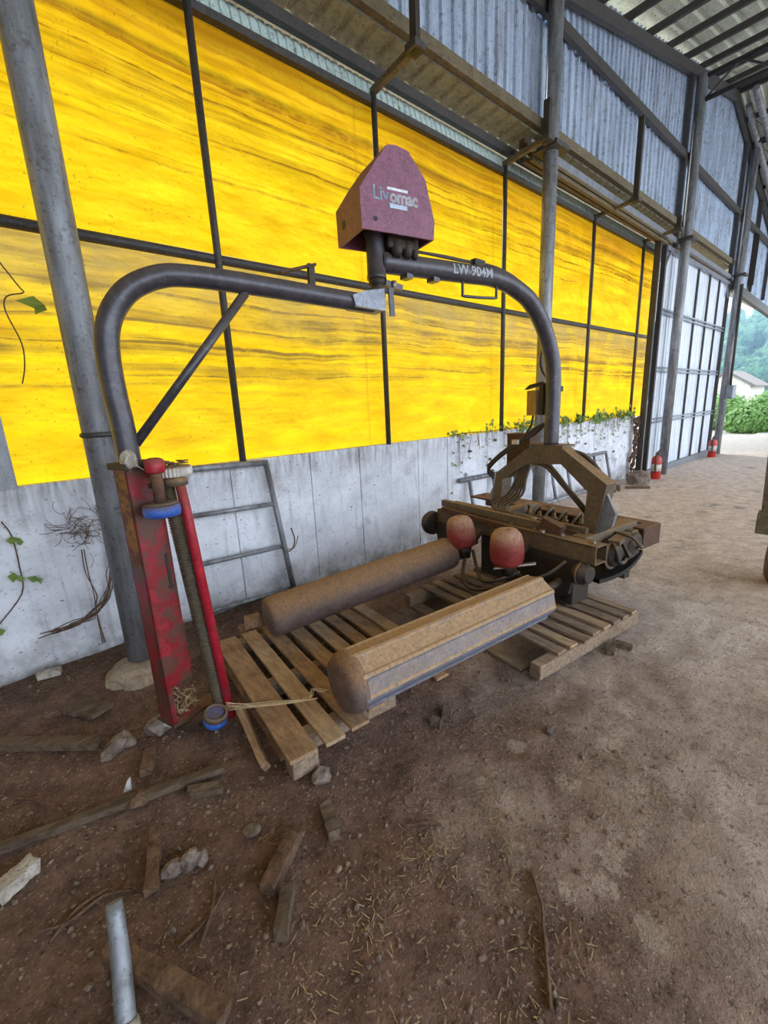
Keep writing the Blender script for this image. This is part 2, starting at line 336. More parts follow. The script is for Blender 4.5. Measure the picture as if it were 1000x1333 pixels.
# ================================================================== THE SETTING
def axis_vals(segs):
    out = []
    for a, b_, st in segs:
        n = max(1, round((b_-a)/st)); out += [a+(b_-a)*i/n for i in range(n)]
    return out+[segs[-1][1]]
def ground_z(x, y):
    p = Vector((x, y, 0))
    near = max(0., 1-math.hypot(x-1.2, y-1.6)/6)
    z = .018*mnoise.noise(p*1.3)+.012*mnoise.noise(p*4)*(.4+near)+.007*mnoise.noise(p*13)*near+.004*mnoise.noise(p*34)*near
    if y > 3.5: z -= .05
    # loose earth banked up along the wall foot at the left
    if x < 2.0: z += .05*max(0, 1-abs(y-3.35)/.5)*max(0, min(1, (2-x)))*(.6+.6*mnoise.noise(p*3))
    return z
def ground():
    xs = axis_vals([(-12, -1.2, .6), (-1.2, 3.4, .03), (3.4, 9, .12), (9, 30, .6), (30, 90, 6)])
    ys = axis_vals([(-14, -.4, .6), (-.4, 3.6, .03), (3.6, 8, .4), (8, 70, 6)])
    vs_ = [(x, y, ground_z(x, y)) for y in ys for x in xs]; nx = len(xs)
    fs = [(j*nx+i, j*nx+i+1, (j+1)*nx+i+1, (j+1)*nx+i) for j in range(len(ys)-1) for i in range(nx-1)]
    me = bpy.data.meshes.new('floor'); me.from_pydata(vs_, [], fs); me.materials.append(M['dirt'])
    for p in me.polygons: p.use_smooth = True
    o = bpy.data.objects.new('floor', me); COL.objects.link(o)
    return struct(o, 'brown dirt floor of the shed, paler towards the yard', 'floor')
floor = ground()

def concrete_wall():
    b = MB(); edges = [-6.0, -4.4, -3.2, -2.1, -.55, .62, 1.30, 2.05, 2.62, 3.45, 3.95, 4.75, 5.5, 6.3, 7.1, 7.9, 8.7, 9.7]
    for a, c in zip(edges, edges[1:]):
        b.box(((a+c)/2, 3.535, .60), (c-a-.008, .17, 1.29), None, .006)
    b.box(((edges[0]+edges[-1])/2, 3.54, .60), (edges[-1]-edges[0], .15, 1.28))
    return struct(b.build('wall_left', 'wall'), 'low whitewashed concrete wall under the yellow tarpaulins', 'wall')
concrete_wall()

# upper corrugated wall with two tiers of sheets, girts and ledge
def corr_profile(width, pitch, depth, n_per=1):
    out = []; x = 0.
    while x < width-1e-6:
        for fx, d in ((0, 0), (.62, 0), (.72, depth), (.90, depth)):
            if x+fx*pitch < width: out.append((x+fx*pitch, d))
        x += pitch
    out.append((width, 0)); return out
def roof_z(x): return max(6.36+.215*(x-6.45), 4.36) if x < 12.9 else 7.747-.30*(x-12.9)
UPY = 3.22
def upper_wall():
    root = struct(MB().bar((-3.4, UPY-.03, 4.725), (14.45, UPY-.03, 4.725), .07, .11).build('wall_upper', 'brown_steel'), 'corrugated metal upper wall above the eave ledge', 'wall')
    sh_w = .85
    def sheet(x0, x1, z0f, z1f, pitch):
        prof = corr_profile(x1-x0, pitch, .028); b = MB(); top = []; bot = []
        for px, d in prof:
            top.append(b.b.verts.new((x0+px, UPY+.03-d, z1f(x0+px)))); bot.append(b.b.verts.new((x0+px, UPY+.03-d, z0f(x0+px))))
        for i in range(len(prof)-1): b.b.faces.new((bot[i], bot[i+1], top[i+1], top[i]))
        b.build('sheet', 'sheet', root)
    x = -3.4-.85*2
    while x < 14.4:
        x1 = min(x+sh_w, 14.45); sheet(x, x1, lambda q: 4.70, lambda q: 5.83, .17)
        if min(roof_z(x), roof_z(x1)) > 5.9: sheet(x, x1, lambda q: 5.80, lambda q: roof_z(q)+.135, .142)
        x = x1
    x = 14.42
    while x < 21:
        sheet(x, x+sh_w, lambda q: 4.28, lambda q: max(roof_z(q)+.135, 4.6), .17); x += sh_w
    MB().bar((3.5, UPY-.055, 5.80), (21.3, UPY-.055, 5.80), .06, .12).build('girt', 'dark_steel', root)
    MB().bar((0.2, UPY-.07, roof_z(.2)-.10), (12.9, UPY-.07, roof_z(12.9)-.10), .07, .15).build('gable_beam', 'dark_steel', root)
    MB().bar((12.9, UPY-.07, roof_z(12.9)-.10), (21.3, UPY-.07, roof_z(21.3)-.10), .07, .15).build('gable_beam', 'dark_steel', root)
    MB().bar((14.45, UPY-.05, 4.22), (21.3, UPY-.05, 3.98), .10, .22).build('header_beam', 'dark_steel', root)
    for xx in (10.15, 14.2, 14.75, 16.4, 18.2): MB().bar((xx, UPY-.05, 4.3), (xx, UPY-.05, roof_z(xx)-.1), .06, .08, (0, 1, 0)).build('wall_stud', 'dark_steel', root)
    for xx in (14.9, 16.3): MB().bar((xx, UPY-.06, 4.45), (xx, UPY-.06, 5.7), .05, .14, (0, 1, 0)).build('window_jamb', 'black_part', root)
upper_wall()

def end_wall():  # out of view, added to keep sky light off the left end
    root = struct(MB().bar((-5.5, 3.4, .06), (-5.5, -8.0, .06), .10, .12).build('wall_back', 'dark_steel'), 'unseen corrugated end wall of the shed left of the view', 'wall')
    y = 3.45
    while y > -8:
        b = MB(); prof = corr_profile(.85, .17, .028); A = []; B_ = []
        for py, d in prof: A.append(b.b.verts.new((-5.55+d, y-py, .0))); B_.append(b.b.verts.new((-5.55+d, y-py, 4.4)))
        for k in range(len(prof)-1): b.b.faces.new((A[k], A[k+1], B_[k+1], B_[k]))
        b.build('sheet', 'sheet', root); y -= .85
end_wall()

def soffit():
    root = struct(MB().bar((-3.4, 3.475, 4.515), (14.4, 3.475, 4.515), .06, .085).build('trim_1', 'dark_steel'), 'dark purlin and ribbed soffit above the yellow tarpaulin', 'soffit')
    MB().prism([(-5.6, UPY+.06, 4.82), (-5.6, 4.05, 4.60), (-5.6, 4.05, 4.63), (-5.6, UPY+.06, 4.86)], (27.6, 0, 0)).build('eave_roof', 'roof_sheet', root)
    x = -5.5; i = 0
    while x < 14.3:
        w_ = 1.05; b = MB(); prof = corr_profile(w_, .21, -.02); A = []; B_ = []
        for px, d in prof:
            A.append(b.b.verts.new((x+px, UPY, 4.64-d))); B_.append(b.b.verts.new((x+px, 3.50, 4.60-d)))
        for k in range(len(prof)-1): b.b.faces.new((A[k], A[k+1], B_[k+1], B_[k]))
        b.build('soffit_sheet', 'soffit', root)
        b = MB(); prof = corr_profile(w_, .075, .012); A = []; B_ = []
        for px, d in prof:
            A.append(b.b.verts.new((x+px, 3.50+d, 4.27))); B_.append(b.b.verts.new((x+px, 3.56+d, 4.50)))
        for k in range(len(prof)-1): b.b.faces.new((A[k], A[k+1], B_[k+1], B_[k]))
        b.build('eave_sheet', 'eave_sheet', root); x += w_
soffit()

def roof():
    root = struct(MB().bar((12.9, 3.2, 7.80), (12.9, -6.0, 7.80), .08, .05).build('ceiling', 'dark_steel'), 'dark sheet metal roof on steel purlins', 'roof')
    def slope(x0, x1):
        y = 3.6
        while y > -5.5:
            b = MB(); prof = corr_profile(1.16, .29, .03); A = []; B_ = []
            for py, d in prof:
                A.append(b.b.verts.new((x0, y-py, roof_z(x0)+.10+d))); B_.append(b.b.verts.new((x1, y-py, roof_z(x1)+.10+d)))
            for k in range(len(prof)-1): b.b.faces.new((A[k], A[k+1], B_[k+1], B_[k]))
            b.build('roof_sheet', 'roof_sheet', root); y -= 1.16
    slope(-5.7, 12.9); slope(12.9, 21.6)
    x = -5.4
    while x < 21.4:
        MB().bar((x, 3.3, roof_z(x)+.04), (x, -6, roof_z(x)+.04), .05, .09).build('purlin', 'dark_steel', root); x += .80
    for y in (-1.9, -5.8):
        MB().bar((-5.5, y, roof_z(-5.5)-.1), (12.9, y, roof_z(12.9)-.1), .1, .18).build('rafter', 'dark_steel', root)
        MB().bar((12.9, y, roof_z(12.9)-.1), (21.4, y, roof_z(21.4)-.1), .1, .18).build('rafter', 'dark_steel', root)
roof()

# ------------------------------------------------------------------ tarpaulins and their frame
def tarps():
    def sheet(z0, z1, m, name, label, seed):
        xs = axis_vals([(-5.5, 10.35, .12)]); zs = axis_vals([(z0, z1, .1)]); nx = len(xs); vs_ = []
        for z in zs:
            for x in xs:
                p = Vector((x, z, seed)); vs_.append((x, 3.525+.018*mnoise.noise(p*.9)+.012*mnoise.noise(Vector((x*.7+z*2.2, z*3, seed+4))), z))
        fs = [(j*nx+i, j*nx+i+1, (j+1)*nx+i+1, (j+1)*nx+i) for j in range(len(zs)-1) for i in range(nx-1)]
        me = bpy.data.meshes.new(name); me.from_pydata(vs_, [], fs); me.materials.append(M[m])
        for q in me.polygons: q.use_smooth = True
        o = bpy.data.objects.new(name, me); COL.objects.link(o); return tag(o, label, 'tarpaulin')
    sheet(2.75, 4.30, 'tarp_up', 'tarpaulin', 'upper backlit yellow tarpaulin between the top beam and the middle rail', 1.)
    sheet(1.22, 2.75, 'tarp_lo', 'tarpaulin', 'lower backlit yellow tarpaulin between the middle rail and concrete wall', 9.)
    r = thing('tarpaulin_support', (3, 3.45, 1.25), 'thin dark steel studs and rails holding the yellow tarpaulins', 'frame')
    for x in (-1.7, 1.42, 3.02, 5.05, 7.42, 9.42): MB().tube([(x, 3.45, 1.24), (x, 3.45, 4.34)], .027, 10).build('stud', 'dark_steel', r)
    MB().bar((-.075, 3.44, 1.24), (-.075, 3.44, 1.98), .12, .05, (0, 1, 0)).build('short_stud', 'galv', r)
    MB().tube([(-5.5, 3.475, 2.735), (10.3, 3.475, 2.76)], .034, 10).build('middle_rail', 'dark_steel', r)
    MB().bar((-5.5, 3.48, 4.285), (10.3, 3.48, 4.285), .06, .055).build('top_rail', 'dark_steel', r)
tarps()

# ------------------------------------------------------------------ round posts
def posts():
    P = [(.405, 3.05, .085, 5.0, 'rusty grey round post beside the red film dispenser'), (5.36, 3.05, .082, 6.0, 'tall grey round post behind the curved mast'),
         (10.3, 3.05, .085, 6.98, 'grey round post standing in front of the white gate'), (14.5, 3.05, .085, 7.2, 'grey round post at the far edge of the gate with a junction box')]
    for i, (x, y, r, h, lab) in enumerate(P):
        t = thing('support_post', (x, y, 0), lab, 'post', 'round steel posts along the wall')
        MB().tube([(x, y, -.03), (x, y, h)], r, 24).build('pipe', 'galv', t)
        if i == 0:
            MB().lathe([(r+.002, 0), (r+.012, .008), (r+.012, .022), (r+.002, .03)], (x, y, 1.52), (0, 0, 1)).build('weld_collar', 'dark_steel', t)
        else:
            MB().box((x, y, 4.42), (.30, .30, .05)).build('bracket_plate', 'dark_steel', t)
        if i == 3:
            MB().box((x-.02, y-.15, 1.62), (.34, .14, .34), None, .01).build('junction_box', 'grey_plate', t)
            MB().tube([(x-.06, y-.10, 4.2), (x-.07, y-.11, 3.2), (x-.16, y-.14, 2.5), (x-.1, y-.13, 2.0), (x, y-.12, 1.78)], .03, 8, smooth=5).build('conduit', 'rubber', t)
    b = MB().rock((.36, 2.98, 0.0), (.20, .20, .085), .35, 3, 3)
    tag(b.build('concrete_footing', 'crust'), 'lumpy concrete footing under the leftmost round post', 'footing')
posts()

def brackets():
    for x, top, lab in ((3.03, 5.75, 'rusty eave bracket above the purple hood'), (5.05, 4.75, 'rusty eave bracket at the post behind the mast'), (7.55, 5.42, 'rusty eave bracket halfway along the gate track'), (9.45, 4.6, 'small eave bracket near the gate corner')):
        t = thing('eave_bracket', (x, 3.45, 4.38), lab, 'bracket', 'steel brackets under the eave')
        MB().bar((x, 3.48, 4.36), (x, 2.90, 4.40), .05, .05).build('arm', 'brown_steel', t)
        MB().bar((x, 2.93, 4.36), (x, 2.93, top), .05, .07, (0, 1, 0)).build('hanger', 'black_part', t)
        MB().box((x, 2.93, 4.39), (.12, .12, .05)).build('seat_plate', 'dark_steel', t)
brackets()

def truss():
    t = thing('roof_truss', (10.3, 3.05, 6.6), 'dark tube truss running inward from the post before the gate', 'truss')
    MB().tube([(10.3, 3.1, 6.95), (10.3, -7.5, 6.95)], .04, 8).build('chord', 'dark_steel', t); MB().tube([(10.3, 3.1, 6.60), (10.3, -7.5, 6.60)], .04, 8).build('chord', 'dark_steel', t)
    for k in range(11):
        y = 3.0-k*.95; MB().tube([(10.3, y, 6.6), (10.3, y-.48, 6.95)], .018, 6).build('diagonal', 'dark_steel', t)
        MB().tube([(10.3, y-.48, 6.95), (10.3, y-.95, 6.6)], .018, 6).build('diagonal', 'dark_steel', t)
    t = thing('gable_truss', (14.5, 3.0, 7), 'pale galvanised truss tubes at the top right corner', 'truss')
    MB().tube([(13.2, 3.0, 7.52), (18.5, 3.0, 6.05)], .06, 10).build('chord', 'galv', t); MB().tube([(12.7, 2.8, 7.55), (18.5, 2.8, 6.3)], .06, 10).build('chord', 'galv', t)
    for k in range(5): MB().tube([(13.6+k, 3.0, 7.41-.277*k), (14.0+k, 2.8, 7.27-.215*k)], .02, 6).build('web', 'galv', t)
    MB().tube([(14.3, 3.0, 7.2), (14.3, -6, 7.2)], .045, 8).build('tie', 'dark_steel', t)
truss()

# ------------------------------------------------------------------ sliding gate and its track
def gate():
    X0, X1, Y, Z0, Z1 = 9.78, 14.40, 3.24, .06, 4.26
    t = thing('sliding_gate', ((X0+X1)/2, Y, 0), 'tall white corrugated sliding gate in a grey tube frame', 'gate')
    cols = [X0, 10.72, 11.95, 12.82, 13.62, X1]; rows = [Z0, 1.12, 2.12, 3.18, Z1]
    for i in range(len(cols)-1):
        for j in range(len(rows)-1):
            b = MB(); prof = corr_profile(cols[i+1]-cols[i], .155, .02); A = []; B_ = []
            for px, d in prof:
                A.append(b.b.verts.new((cols[i]+px, Y+.03-d, rows[j]))); B_.append(b.b.verts.new((cols[i]+px, Y+.03-d, rows[j+1])))
            for k in range(len(prof)-1): b.b.faces.new((A[k], A[k+1], B_[k+1], B_[k]))
            b.build('panel', 'gate_sheet', t)
    for x in cols[1:-1]: MB().bar((x, Y-.01, Z0), (x, Y-.01, Z1), .035, .04, (0, 1, 0)).build('mullion', 'dark_steel', t)
    for x in (X0, X1): MB().bar((x, Y-.02, Z0-.03), (x, Y-.02, Z1+.03), .07, .08, (0, 1, 0)).build('stile', 'dark_steel', t)
    for z in rows[1:-1]:
        for dz in (-.035, .035): MB().bar((X0, Y-.03, z+dz), (X1, Y-.03, z+dz), .03, .03).build('crossbar', 'grey_plate', t)
    MB().bar((X0, Y-.03, Z1), (X1, Y-.03, Z1), .06, .07).build('top_bar', 'grey_plate', t)
    MB().bar((X0, Y-.03, Z0), (X1, Y-.03, Z0), .07, .12).build('bottom_bar', 'grey_plate', t)
    for x, s in ((X0, 1), (X1, -1)): MB().bar((x, Y-.04, Z1-.35), (x+.28*s, Y-.04, Z1), .03, .04).build('corner_brace', 'grey_plate', t)
    t = thing('gate_track', (8, 3.2, 4.4), 'rusty bundle of steel channels carrying the sliding gate under the eave', 'track')
    MB().bar((5.1, 3.27, 4.50), (14.5, 3.27, 4.42), .07, .10).build('channel', 'rust', t)
    MB().bar((5.1, 3.17, 4.46), (14.5, 3.17, 4.37), .05, .09).build('channel', 'grey_plate', t)
    MB().bar((5.25, 3.24, 4.39), (9.9, 3.24, 4.35), .05, .05).build('angle', 'brown_steel', t)
    MB().bar((5.25, 3.33, 4.40), (9.9, 3.33, 4.36), .05, .04).build('angle', 'brown_steel', t)
    t = thing('gate_jamb', (9.66, 3.25, 0), 'dark double steel jamb at the left edge of the white gate', 'jamb')
    MB().bar((9.62, 3.28, -.02), (9.62, 3.28, 4.4), .06, .10, (0, 1, 0)).build('post', 'dark_steel', t)
    MB().bar((9.70, 3.30, -.02), (9.70, 3.30, 4.4), .05, .06, (0, 1, 0)).build('post', 'grey_plate', t)
    b = MB()
    for k in range(40): b.rock((9.55+R.uniform(-.10, .1), 3.36+R.uniform(-.04, .04), .05+1.15*R.random()), (.05, .03, .07), .5, 1, k)
    o = b.build('dead_vine_tangle', 'twig'); tag(o, 'dark dead vine tangle beside the gate jamb', 'vine', kind='stuff')
gate()

# ================================================================== BALE WRAPPER
UX, UY = Vector((.9925, -.122, 0)), Vector((.122, .9925, 0)); UMAT = Matrix((UX, UY, Vector((0, 0, 1)))).transposed()
def W(u, v, z): return UX*u+UY*v+Vector((0, 0, z))
def wbox(b, u0, u1, v0, v1, z0, z1, bev=0.): return b.box(W((u0+u1)/2, (v0+v1)/2, (z0+z1)/2), (u1-u0, v1-v0, z1-z0), UMAT, bev)
BW = thing('bale_wrapper', W(2.9, 2.15, .13), 'grey and red bale wrapping machine with a curved overhead arm on pallets', 'machine')
HUB = Vector((1.735, 2.022, 0)); MASTP = Vector((3.19, 1.726, 0))
AU = (MASTP-HUB).normalized(); AV = Vector((-AU.y, AU.x, 0))

def rollers():
    # smooth roller, tilted with its far end on the frame
    a, b_ = W(.755, 2.63, .295), W(2.37, 2.63, .385); L = (b_-a).length; r = .136
    o = MB().lathe([(.001, 0), (r*.80, .0), (r*.94, .012), (r, .045), (r, L-.03), (r*.95, L-.008), (r*.82, L), (.001, L)], a, b_-a, 40).build('roller', 'roller', BW); o['label'] = 'smooth dust-covered roller next to the wall'
    MB().tube([b_, W(2.68, 2.63, .42)], .03, 12).build('shaft', 'black_part', o)
    # ribbed roller
    a, b_ = W(.795, 1.70, .292), W(2.36, 1.735, .30); L = (b_-a).length; ax = (b_-a).normalized(); n = Vector((0, 0, 1)); n = (n-ax*n.dot(ax)).normalized(); s_ = ax.cross(n)
    prof = []; nr = 8
    for k in range(nr):
        A0 = 2*math.pi*(k+.28)/nr
        for da, rr in ((-.055, .157), (.055, .157), (.12, .147), (.39, .141), (.66, .147)):
            prof.append((A0+da, rr))
    b = MB(); st = []
    for h, k in ((.06, .97), (.07, 1.), (L-.012, 1.), (L, .97)):
        st.append([b.b.verts.new(a+ax*h+(n*math.cos(t)+s_*math.sin(t))*rr*k) for t, rr in prof])
    m_ = len(prof)
    for q, t in zip(st, st[1:]):
        for k in range(m_): b.b.faces.new((q[k], q[(k+1) % m_], t[(k+1) % m_], t[k]))
    b.b.faces.new(st[0][::-1]); b.b.faces.new(st[-1]); o = b.build('roller', 'roller_ribbed', BW); o['label'] = 'ribbed dust-covered roller nearest the camera'
    MB().lathe([(.001, -.005), (.10, -.002), (.132, .008), (.150, .03), (.156, .06), (.156, .085)], a, ax, 36).build('end_cap', 'roller', o)
    MB().tube([b_, W(2.68, 1.75, .34)], .03, 12).build('shaft', 'black_part', o)
rollers()

def base_frame():
    # front rectangular tube, hollow with an open near end
    b = MB(); u0, u1, z0, z1, t_, va, vb = 2.64, 2.78, .515, .645, .008, 1.50, 3.10
    wbox(b, u0, u1, va, vb, z1-t_, z1); wbox(b, u0, u1, va, vb, z0, z0+t_); wbox(b, u0, u0+t_, va, vb, z0, z1); wbox(b, u1-t_, u1, va, vb, z0, z1)
    b.build('front_beam', 'machine_dusty', BW)
    for v0, v1 in ((1.62, 2.02), (2.62, 3.12)):
        pts = [W(2.62, v0, .53), W(2.62, v1, .53), W(2.62, v1-.06, .24), W(2.62, (v0+v1)/2, .18), W(2.62, v0+.05, .26)]
        MB().prism(pts, UX*.03).build('bearing_plate', 'black_part', BW)
    o = MB().lathe([(.07, 0), (.08, .01), (.08, .06), (.06, .07), (.06, .10), (.05, .10)], W(2.66, 1.64, .43), -UY, 24).build('drive_wheel', 'black_part', BW)
    MB().lathe([(.086, 0), (.086, .014)], W(2.66, 1.61, .43), -UY, 24).build('rim', 'machine_dusty', o)
    MB().lathe([(.10, 0), (.115, .01), (.115, .06), (.09, .10)], W(2.62, 3.12, .50), UY, 24).build('drive_wheel', 'black_part', BW)
    # long flat bars lying on the frame
    MB().bar(W(2.70, 3.08, .70), W(2.74, 1.86, .675), .05, .06).build('flat_bar', 'machine_dusty', BW)
    MB().bar(W(2.79, 3.02, .685), W(2.86, 1.70, .672), .045, .05).build('flat_bar', 'machine_dusty', BW)
    MB().bar(W(2.62, 3.0, .66), W(2.66, 1.95, .61), .03, .05).build('flat_bar', 'rust', BW)
    o = MB().bar(W(2.73, 1.98, .71), W(2.735, 1.82, .66), .07, .10).build('clamp', 'rust', BW)
    MB().lathe([(.022, 0), (.022, .03)], W(2.78, 2.10, .69), (0, 0, 1), 6).build('bolt', 'bolt', o); MB().lathe([(.02, 0), (.02, .03)], W(2.66, 1.93, .645), (0, 0, 1), 6).build('bolt', 'bolt', o)
    # longitudinal beams from front tube to the rear channel
    for v in (1.70, 2.62):
        b = MB(); wbox(b, 2.76, 3.46, v-.055, v+.055, .545, .655, .006); b.build('side_beam', 'machine_dusty', BW)
    # rear channel
    b = MB(); wbox(b, 3.40, 3.66, 1.56, 3.42, .595, .615, .004); wbox(b, 3.64, 3.66, 1.56, 3.42, .47, .60); wbox(b, 3.40, 3.66, 1.56, 1.58, .45, .60); b.build('rear_beam', 'rust', BW)
    b = MB(); wbox(b, 3.42, 3.62, 1.78, 2.7, .42, .59); b.build('rear_box', 'black_part', BW)
    b = MB(); wbox(b, 2.85, 3.45, 1.85, 2.5, .30, .50); b.build('gear_case', 'black_part', BW)
    # drive drums between the beams at the near side
    for k, (u, v, z, r, L) in enumerate(((2.98, 1.58, .50, .085, .22), (3.17, 1.56, .52, .075, .26), (3.30, 1.60, .53, .07, .22))):
        o = MB().lathe([(r*.6, 0), (r, .02), (r, L*.35), (r*1.18, L*.37), (r*1.18, L*.5), (r, L*.52), (r, L*.9), (r*.7, L)], W(u, v-.06, z), UY, 22).build('hydraulic_motor', 'black_part', BW)
        MB().lathe([(r*1.22, 0), (r*1.3, .008), (r*1.22, .016)], W(u, v-.02, z), UY, 22).build('flange', 'machine_dusty', o)
    b = MB()
    for k in range(5): b.lathe([(.075, 0), (.09, .006), (.075, .012)], W(3.36, 1.60+.03*k, .52), UY, 20)
    b.build('coil_spring', 'machine_dusty', BW)
    MB().bar(W(2.95, 1.55, .60), W(3.20, 1.60, .61), .08, .03).build('guard_strip', 'machine_dusty', BW)
    MB().prism([W(3.05, 1.55, .60), W(3.22, 1.52, .62), W(3.22, 1.50, .48), W(3.10, 1.50, .46)], UY*.10).build('guard', 'black_part', BW)
    pts = []
    for k in range(9):
        a = k/8; pts.append((W(2.82+.56*a, 1.56-.08*math.sin(a*math.pi*.9)*.5, .35+.10*a*a), W(2.82+.56*a, 1.95, .35+.10*a*a)))
    b = MB(); r0 = [b.b.verts.new(p) for p, q in pts]; r1 = [b.b.verts.new(q) for p, q in pts]; r0b = [b.b.verts.new(p-Vector((0, 0, .03))) for p, q in pts]; r1b = [b.b.verts.new(q-Vector((0, 0, .03))) for p, q in pts]
    for k in range(8):
        b.b.faces.new((r0[k], r0[k+1], r1[k+1], r1[k])); b.b.faces.new((r0b[k], r1b[k], r1b[k+1], r0b[k+1])); b.b.faces.new((r0[k], r0b[k], r0b[k+1], r0[k+1])); b.b.faces.new((r1[k], r1[k+1], r1b[k+1], r1b[k]))
    b.build('curved_tray', 'tray', BW)  # plain black curved tray at the near side
    b = MB(); wbox(b, 2.66, 2.86, 1.66, 2.55, .16, .50, .01); b.build('dark_body', 'black_part', BW)  # dark body added below the front beam
    # feet on the pallet
    for u, v in ((2.70, 1.75), (2.70, 2.95), (3.5, 1.75), (3.5, 3.0)):
        b = MB(); wbox(b, u-.04, u+.04, v-.04, v+.04, .14, .54); b.build('foot', 'black_part', BW)
    # red dome buffers on the front beam
    for k, (u, v, z, tl, tu, rs) in enumerate(((2.44, 2.545, .45, .10, -.10, .95), (2.43, 2.06, .435, -.04, -.12, 1.0))):
        ax = UY*tl+UX*tu+Vector((0, 0, 1)); prof = [(.001, 0), (.095, 0), (.115, .012), (.122, .04), (.126, .10), (.122, .17), (.110, .225), (.085, .258), (.05, .272), (.012, .275), (.012, .268)]
        o = MB().lathe([(r*rs, h*rs) for r, h in prof], W(u, v, z), ax, 32).build('red_buffer', 'red_buffer', BW)
        MB().lathe([(.05, 0), (.05, .10)], Vector(W(u, v, z))-ax.normalized()*.09, ax, 16).build('stem', 'black_part', o)
        MB().bar(W(u, v, z-.05), W(2.66, v, .56), .08, .03).build('carrier', 'black_part', o)
    # hydraulic fittings, pipes and bolts between the beams
    for k in range(6):
        v = 1.86+.13*k; o = MB().lathe([(.022, 0), (.022, .03), (.03, .032), (.03, .05), (.018, .055), (.018, .09)], W(3.22+.03*(k % 2), v, .56), (0, 0, 1), 12).build('fitting', 'machine_dusty', BW)
        MB().tube([W(3.22+.03*(k % 2), v, .65), W(3.20, v-.02, .70), W(3.10, v-.05, .69), W(3.02, v-.03, .60)], .011, 8, smooth=4).build('pipe', 'hose_brown', o)
    for k in range(7): MB().lathe([(.016, 0), (.016, .012), (.009, .013), (.009, .022)], W(2.71, 1.56+.235*k, .645), (0, 0, 1), 6).build('bolt', 'bolt', BW)
    for k in range(5): MB().lathe([(.018, 0), (.018, .012)], W(3.53, 1.66+.42*k, .615), (0, 0, 1), 6).build('bolt', 'rust', BW)
    MB().tube([W(2.62, 1.70, .50), W(2.52, 1.78, .40), W(2.50, 1.92, .33), W(2.58, 2.08, .30), W(2.64, 2.2, .36)], .013, 8, smooth=5).build('hose', 'rubber', BW)
    MB().tube([W(3.0, 1.62, .60), W(2.92, 1.52, .58), W(2.94, 1.50, .48), W(3.06, 1.52, .44), W(3.2, 1.56, .50)], .014, 8, smooth=5).build('hose', 'rubber', BW)
    MB().tube([W(3.14, 1.66, .62), W(3.10, 1.50, .62), W(3.16, 1.46, .54), W(3.28, 1.52, .52)], .012, 8, smooth=5).build('hose', 'hose_brown', BW)
    b = MB(); wbox(b, 2.80, 2.88, 1.74, 2.58, .655, .668); b.build('cover_strip', 'rust', BW)
    MB().bar(W(2.33, 2.10, .405), W(2.5, 1.86, .47), .03, .012).build('tie_strap', 'nylon', BW)
base_frame()

def arch():
    uo = 2.895; th = UX*.12
    P = lambda v, z: W(uo, v, z)
    outer = [(2.66, .64), (2.60, 1.01), (2.27, 1.245), (1.985, 1.27), (1.60, 1.02), (1.67, .62)]
    inner = [(1.76, .64), (1.74, .955), (1.965, 1.135), (2.285, 1.115), (2.525, .965), (2.55, .66)]
    o = MB().prism([P(v, z) for v, z in outer+inner], th).build('arch', 'machine_dusty', BW)
    MB().prism([W(uo+.03, 1.64, 1.0), W(uo+.03, 1.54, .82), W(uo+.03, 1.56, .72), W(uo+.03, 1.71, .60)], UX*.03).build('gusset', 'grey_plate', o)
    MB().prism([W(uo+.03, 2.59, 1.0), W(uo+.03, 2.69, .82), W(uo+.03, 2.68, .72), W(uo+.03, 2.62, .62)], UX*.03).build('gusset', 'grey_plate', o)
    b = MB(); wbox(b, 2.90, 3.06, 1.96, 2.28, 1.258, 1.274); b.build('mast_plate', 'machine_dusty', o)
    b = MB(); wbox(b, 3.03, 3.16, 2.36, 2.60, 1.06, 1.345, .005); b.build('valve_box', 'rust', BW)
    for k in range(5):
        s = k*.035
        MB().tube([W(2.98, 2.42-s*.8, 1.10), W(2.92, 2.40-s*.7, .98), W(2.90, 2.46-s, .85), W(2.82, 2.56-s, .74), W(2.80, 2.44-s, .70), W(2.86, 2.32-s, .70)], .012, 8, smooth=5).build('hose', 'hose_brown', BW)
    for k in range(2):
        MB().tube([W(2.96, 2.30, 1.12), W(2.93, 2.12-.02*k, 1.10+.02*k), W(2.95, 1.96-.03*k, .95), W(3.0, 1.84-.03*k, .80), W(3.1, 1.80, .68)], .014, 8, smooth=5).build('hose', 'hose_brown', BW)
    MB().tube([W(3.0, 1.99, 1.23), W(3.02, 1.86, 1.20), W(3.02, 1.74, 1.10), W(3.04, 1.70, .98)], .016, 8, smooth=5).build('hose', 'rubber', BW)
    for k in range(3):
        MB().tube([W(2.90, 2.62, .96+.02*k), W(2.86, 2.66, 1.02+.02*k), W(2.86, 2.56, 1.13+.015*k), W(2.88, 2.36, 1.27+.015*k), W(2.92, 2.22, 1.36+.02*k), W(2.94, 2.14, 1.44)], .011, 8, smooth=5).build('hose', 'rubber', BW)
    b = MB(); b.box(W(2.87, 2.37, 1.29), (.03, .06, .035), UMAT); b.build('hose_clip', 'label', BW)
    MB().tube([W(3.1, 2.4, .62), W(3.0, 2.2, .66), W(3.0, 1.95, .63), W(3.1, 1.85, .60)], .014, 8, smooth=5).build('hose', 'hose_brown', BW)
    MB().tube([W(2.45, 2.44, .44), W(2.42, 2.36, .30), W(2.35, 2.24, .26), W(2.34, 2.10, .30), W(2.5, 2.0, .36)], .014, 8, smooth=5).build('hose', 'rubber', BW)
    MB().tube([W(2.5, 2.56, .40), W(2.3, 2.4, .24), W(2.25, 2.2, .22), W(2.4, 1.98, .30)], .014, 8, smooth=5).build('hose', 'rubber', BW)
arch()

